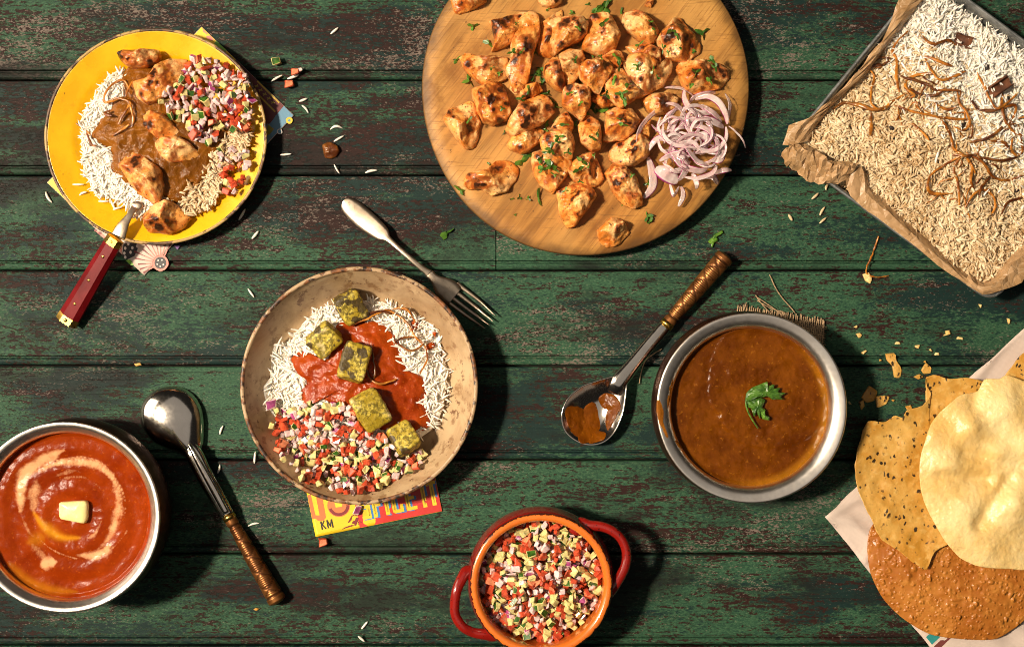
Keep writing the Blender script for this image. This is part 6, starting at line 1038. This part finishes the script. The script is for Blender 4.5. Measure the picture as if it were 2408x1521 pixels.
papad('papad', [(780, 330), (800, 300), (860, 300), (890, 285), (950, 300), (1010, 330), (1120, 420), (1200, 600), (1210, 820), (1120, 1040), (1010, 1160), (900, 1165), (780, 1155), (690, 1120), (620, 1050), (560, 950), (515, 850), (495, 740), (505, 640), (540, 520), (600, 440), (680, 375), (760, 360)], puff, 'papad_p', 'large pale puffed papad on top of the pile', 240, 90, .1, .006, 60, 5, zmid=.034)
# ------------------------------------------------------------------ crumbs and spilt bits on the table
def shard(zf, pts, lab, mat='papad_s', h=.0022, z=.0004):
    V, F, s, Z = blob(poly(zf, pts, z), z, h, 24, 5, q=.35, lump=.0006, lf=200, rough=.0005, rf=400, seed=random.random() * 9, sharp=.85, under=.97); return link('papad_crumb', mesh(V, F, M[mat], smooth=False), label=lab, cat='papad crumb', group='papad crumbs on the table')
shard(zPap, [(340, 185), (385, 182), (390, 215), (415, 255), (410, 295), (380, 295), (370, 240), (345, 215)], 'boot-shaped papad crumb on the table'); shard(zPap, [(230, 385), (265, 330), (305, 355), (290, 400), (255, 410)], 'largest square papad crumb beside the brown curry pot'); shard(zPap, [(295, 380), (340, 375), (360, 380), (345, 415), (300, 432)], 'ragged papad crumb touching the square one'); shard(zPap, [(218, 405), (240, 395), (245, 425), (230, 442)], 'narrow papad crumb left of the square one'); shard(zPap, [(502, 260), (525, 225), (550, 250), (545, 275), (515, 278)], 'triangular papad crumb near the broken papad edge'); shard(zPap, [(468, 290), (495, 278), (512, 290), (490, 303)], 'lens-shaped papad crumb under the triangular one'); shard(zPap, [(430, 425), (455, 418), (462, 435), (440, 445)], 'papad crumb against the broken edge of the speckled papad')
for x, y, r, lab in ((218, 102, 14, 'pale crumb above the boot-shaped one'), (243, 178, 13, 'pale crumb left of the boot-shaped one'), (205, 62, 8, 'tiny pale crumb beside the burlap'), (395, 140, 12, 'pale crumb between two plank grooves'), (487, 152, 12, 'flat pale crumb right of the boot-shaped one'), (548, 168, 8, 'tiny pale crumb above the plank groove'), (575, 188, 11, 'pale crumb lying on the plank groove'), (613, 103, 8, 'tiny pale crumb far above the triangular one'), (678, 118, 14, 'pale crumb near the napkin edge'), (892, 38, 17, 'pale crumb nearest the rice tin paper'), (180, 408, 10, 'pale crumb touching the brown pot lip'), (315, 215, 6, 'orange crumb speck left of the boot-shaped one'), (375, 398, 7, 'orange crumb speck right of the ragged one'), (520, 222, 6, 'orange crumb speck over the triangular one')):
    a = np.sort(np.random.default_rng(int(x)).uniform(0, 6.28, 7)); shard(zPap, [(x + r * math.cos(t) * 1.1, y + r * math.sin(t) * .85) for t in a], lab, 'papad_p' if 'pale' in lab else 'papad_s', .003)
def loose(x, y, a, lab, mt='rice_w', L=.0125, W_=.0032, cv=.1):
    rg = np.random.default_rng(int(x * 7 + y)); link('rice_grain', grain_mesh(np.array([[*D(x, y)[:2], W_ * .5 + .0003]]), L, W_, M[mt], .02, cv, rg, np.array([R(a)])), label=lab, cat='rice grain', group='loose rice grains on the table')
for x, y, a, lab in ((714, 236, 20, 'upper of two rice grains beside the printed paper'), (719, 257, -50, 'lower of two rice grains beside the printed paper'), (791, 300, 5, 'rice grain above the browned crumb clump'), (673, 364, 5, 'rice grain right of the yellow plate, below the printed paper'), (792, 398, -60, 'rice grain under the browned crumb clump'), (873, 403, 12, 'rice grain on the plank groove left of the chopping board'), (601, 553, 50, 'long curved rice grain below the yellow plate'), (570, 505, 60, 'rice grain against the lower edge of the yellow plate'), (591, 689, -55, 'rice grain left of the silver fork, above the metal bowl'), (521, 1010, 70, 'rice grain right of the face-down spoon bowl'), (516, 1102, 75, 'rice grain right of the face-down spoon shank'), (597, 1231, 15, 'rice grain right of the copper spoon handle'), (600, 1075, 85, 'rice grain touching the left side of the metal bowl'), (115, 465, -60, 'rice grain left of the yellow plate'), (787, 74, 40, 'rice grain near the top edge, left of the chopping board'), (690, 182, 20, 'rice grain by the spilt tomato dice'), (651, 185, 30, 'short rice grain on the groove by the printed paper'), (445, 925, -30, 'rice grain behind the face-down spoon bowl'), (858, 1468, 50, 'rice grain at the bottom edge, left of the red pot'), (850, 1500, -40, 'rice crumb at the bottom edge below the metal bowl')): loose(x, y, a, lab)
for x, y, a, lab in ((1943, 440, 65, 'brown rice grain just under the folded baking paper'), (1916, 462, 40, 'stubby brown rice grain left of the tin'), (1858, 512, -60, 'brown rice grain farthest from the tin'), (1932, 497, 60, 'upper of the paired brown rice grains'), (1934, 519, 40, 'lower of the paired brown rice grains')): loose(x, y, a, lab, 'rice_b', .0105, .0038, .2)
for x, y, kd, s_, lab in ((694, 171, 'tomato_dice', 1.35, 'tomato dice by the plank groove right of the yellow plate'), (680, 200, 'tomato_dice', 1.5, 'larger tomato dice below the plank groove right of the yellow plate'), (650, 145, 'cucumber_dice', 1.25, 'lone cucumber dice in the shade of the yellow plate'), (760, 1276, 'tomato_dice', 1.45, 'lone tomato dice under the spice packet'), (706, 165, 'onion_dice', 0.8, 'tiny onion dice near the spilt tomato')):
    place(kd, DICE[kd][1], D(x, y, .0042), (0, 0, random.uniform(0, 1)), s_, lab, 'diced vegetable')
place('onion_dice', DICE['onion_dice'][2], (*pk(109, 44), .006), (0.2, .1, 1.2), (1.5, 1.1, 1), 'onion dice lying on the spice packet lettering', 'diced vegetable')
for pts, lab in (([(2066, 555), (2055, 590), (2040, 625), (2040, 645), (2062, 652), (2090, 648)], 'fried onion strand dropped on the table below the rice tin'),): strand([D(x, y, .0028 + .003 * (i == 2)) for i, (x, y) in enumerate(pts)], [.0009, .0013, .0012, .001], lab, seed=3)
shard(lambda x, y: (x, y), [(2028, 645), (2042, 640), (2050, 655), (2046, 668), (2034, 660)], 'pale crumb under the dropped fried onion strand', 'papad_p', .003)
shard(lambda x, y: (x, y), [(2222, 778), (2232, 776), (2234, 786), (2225, 788)], 'pale crumb speck right of the plank crumbs', 'papad_p', .003); shard(lambda x, y: (x, y), [(2300, 715), (2308, 716), (2306, 724)], 'pale crumb speck under the tin corner', 'papad_p', .002)
V, F, s, Z = blob(a2((758, 345), (770, 335), (790, 340), (800, 355), (790, 370), (765, 372)), .0004, .006, 30, 8, q=.6, lump=.003, lf=160, rough=.0015, rf=400, edge=.15, ef=200, seed=2); link('browned_crumb', mesh(V, F, M['fried']), label='browned fried crumb clump between the plate and chopping board', cat='crumb')
loose(797, 327, 30, 'rice grain stuck beside the browned crumb clump')
coriander(1052, 548, .002, 1.7, 'coriander leaf on the table between fork and chopping board'); 
st = empty('coriander_sprig', D(1685, 565, .001), 'curled coriander stem with leaf on the table above the copper handle', 'herb sprig')
V, F = tube([D(*p, .0025) for p in ((1700, 545), (1682, 556), (1676, 572), (1674, 582))], [.0014, .0018, .001], 6, (1.3, .5), sub=14); link('stem', mesh(V, F, M['leaf']), st)
V, F, s, Z = blob(a2((1664, 568), (1672, 560), (1686, 558), (1690, 566), (1678, 572), (1670, 574)), .0015, .003, 24, 6, q=1, lump=.001, lf=200, sharp=.8); link('leaf', mesh(V, F, M['leaf'], smooth=False), st)
shard(lambda x, y: (x, y), [(596, 1432), (602, 1428), (610, 1430), (604, 1435)], 'small orange crumb near the copper handle tip of the face-down spoon', 'papad_s', .002); shard(lambda x, y: (x, y), [(316, 855), (330, 853), (334, 858), (320, 861)], 'yellow crumb on the groove above the face-down spoon', 'papad_s', .002)
for o in list(bpy.data.objects):
    if 'at' in o.keys(): del o['at']
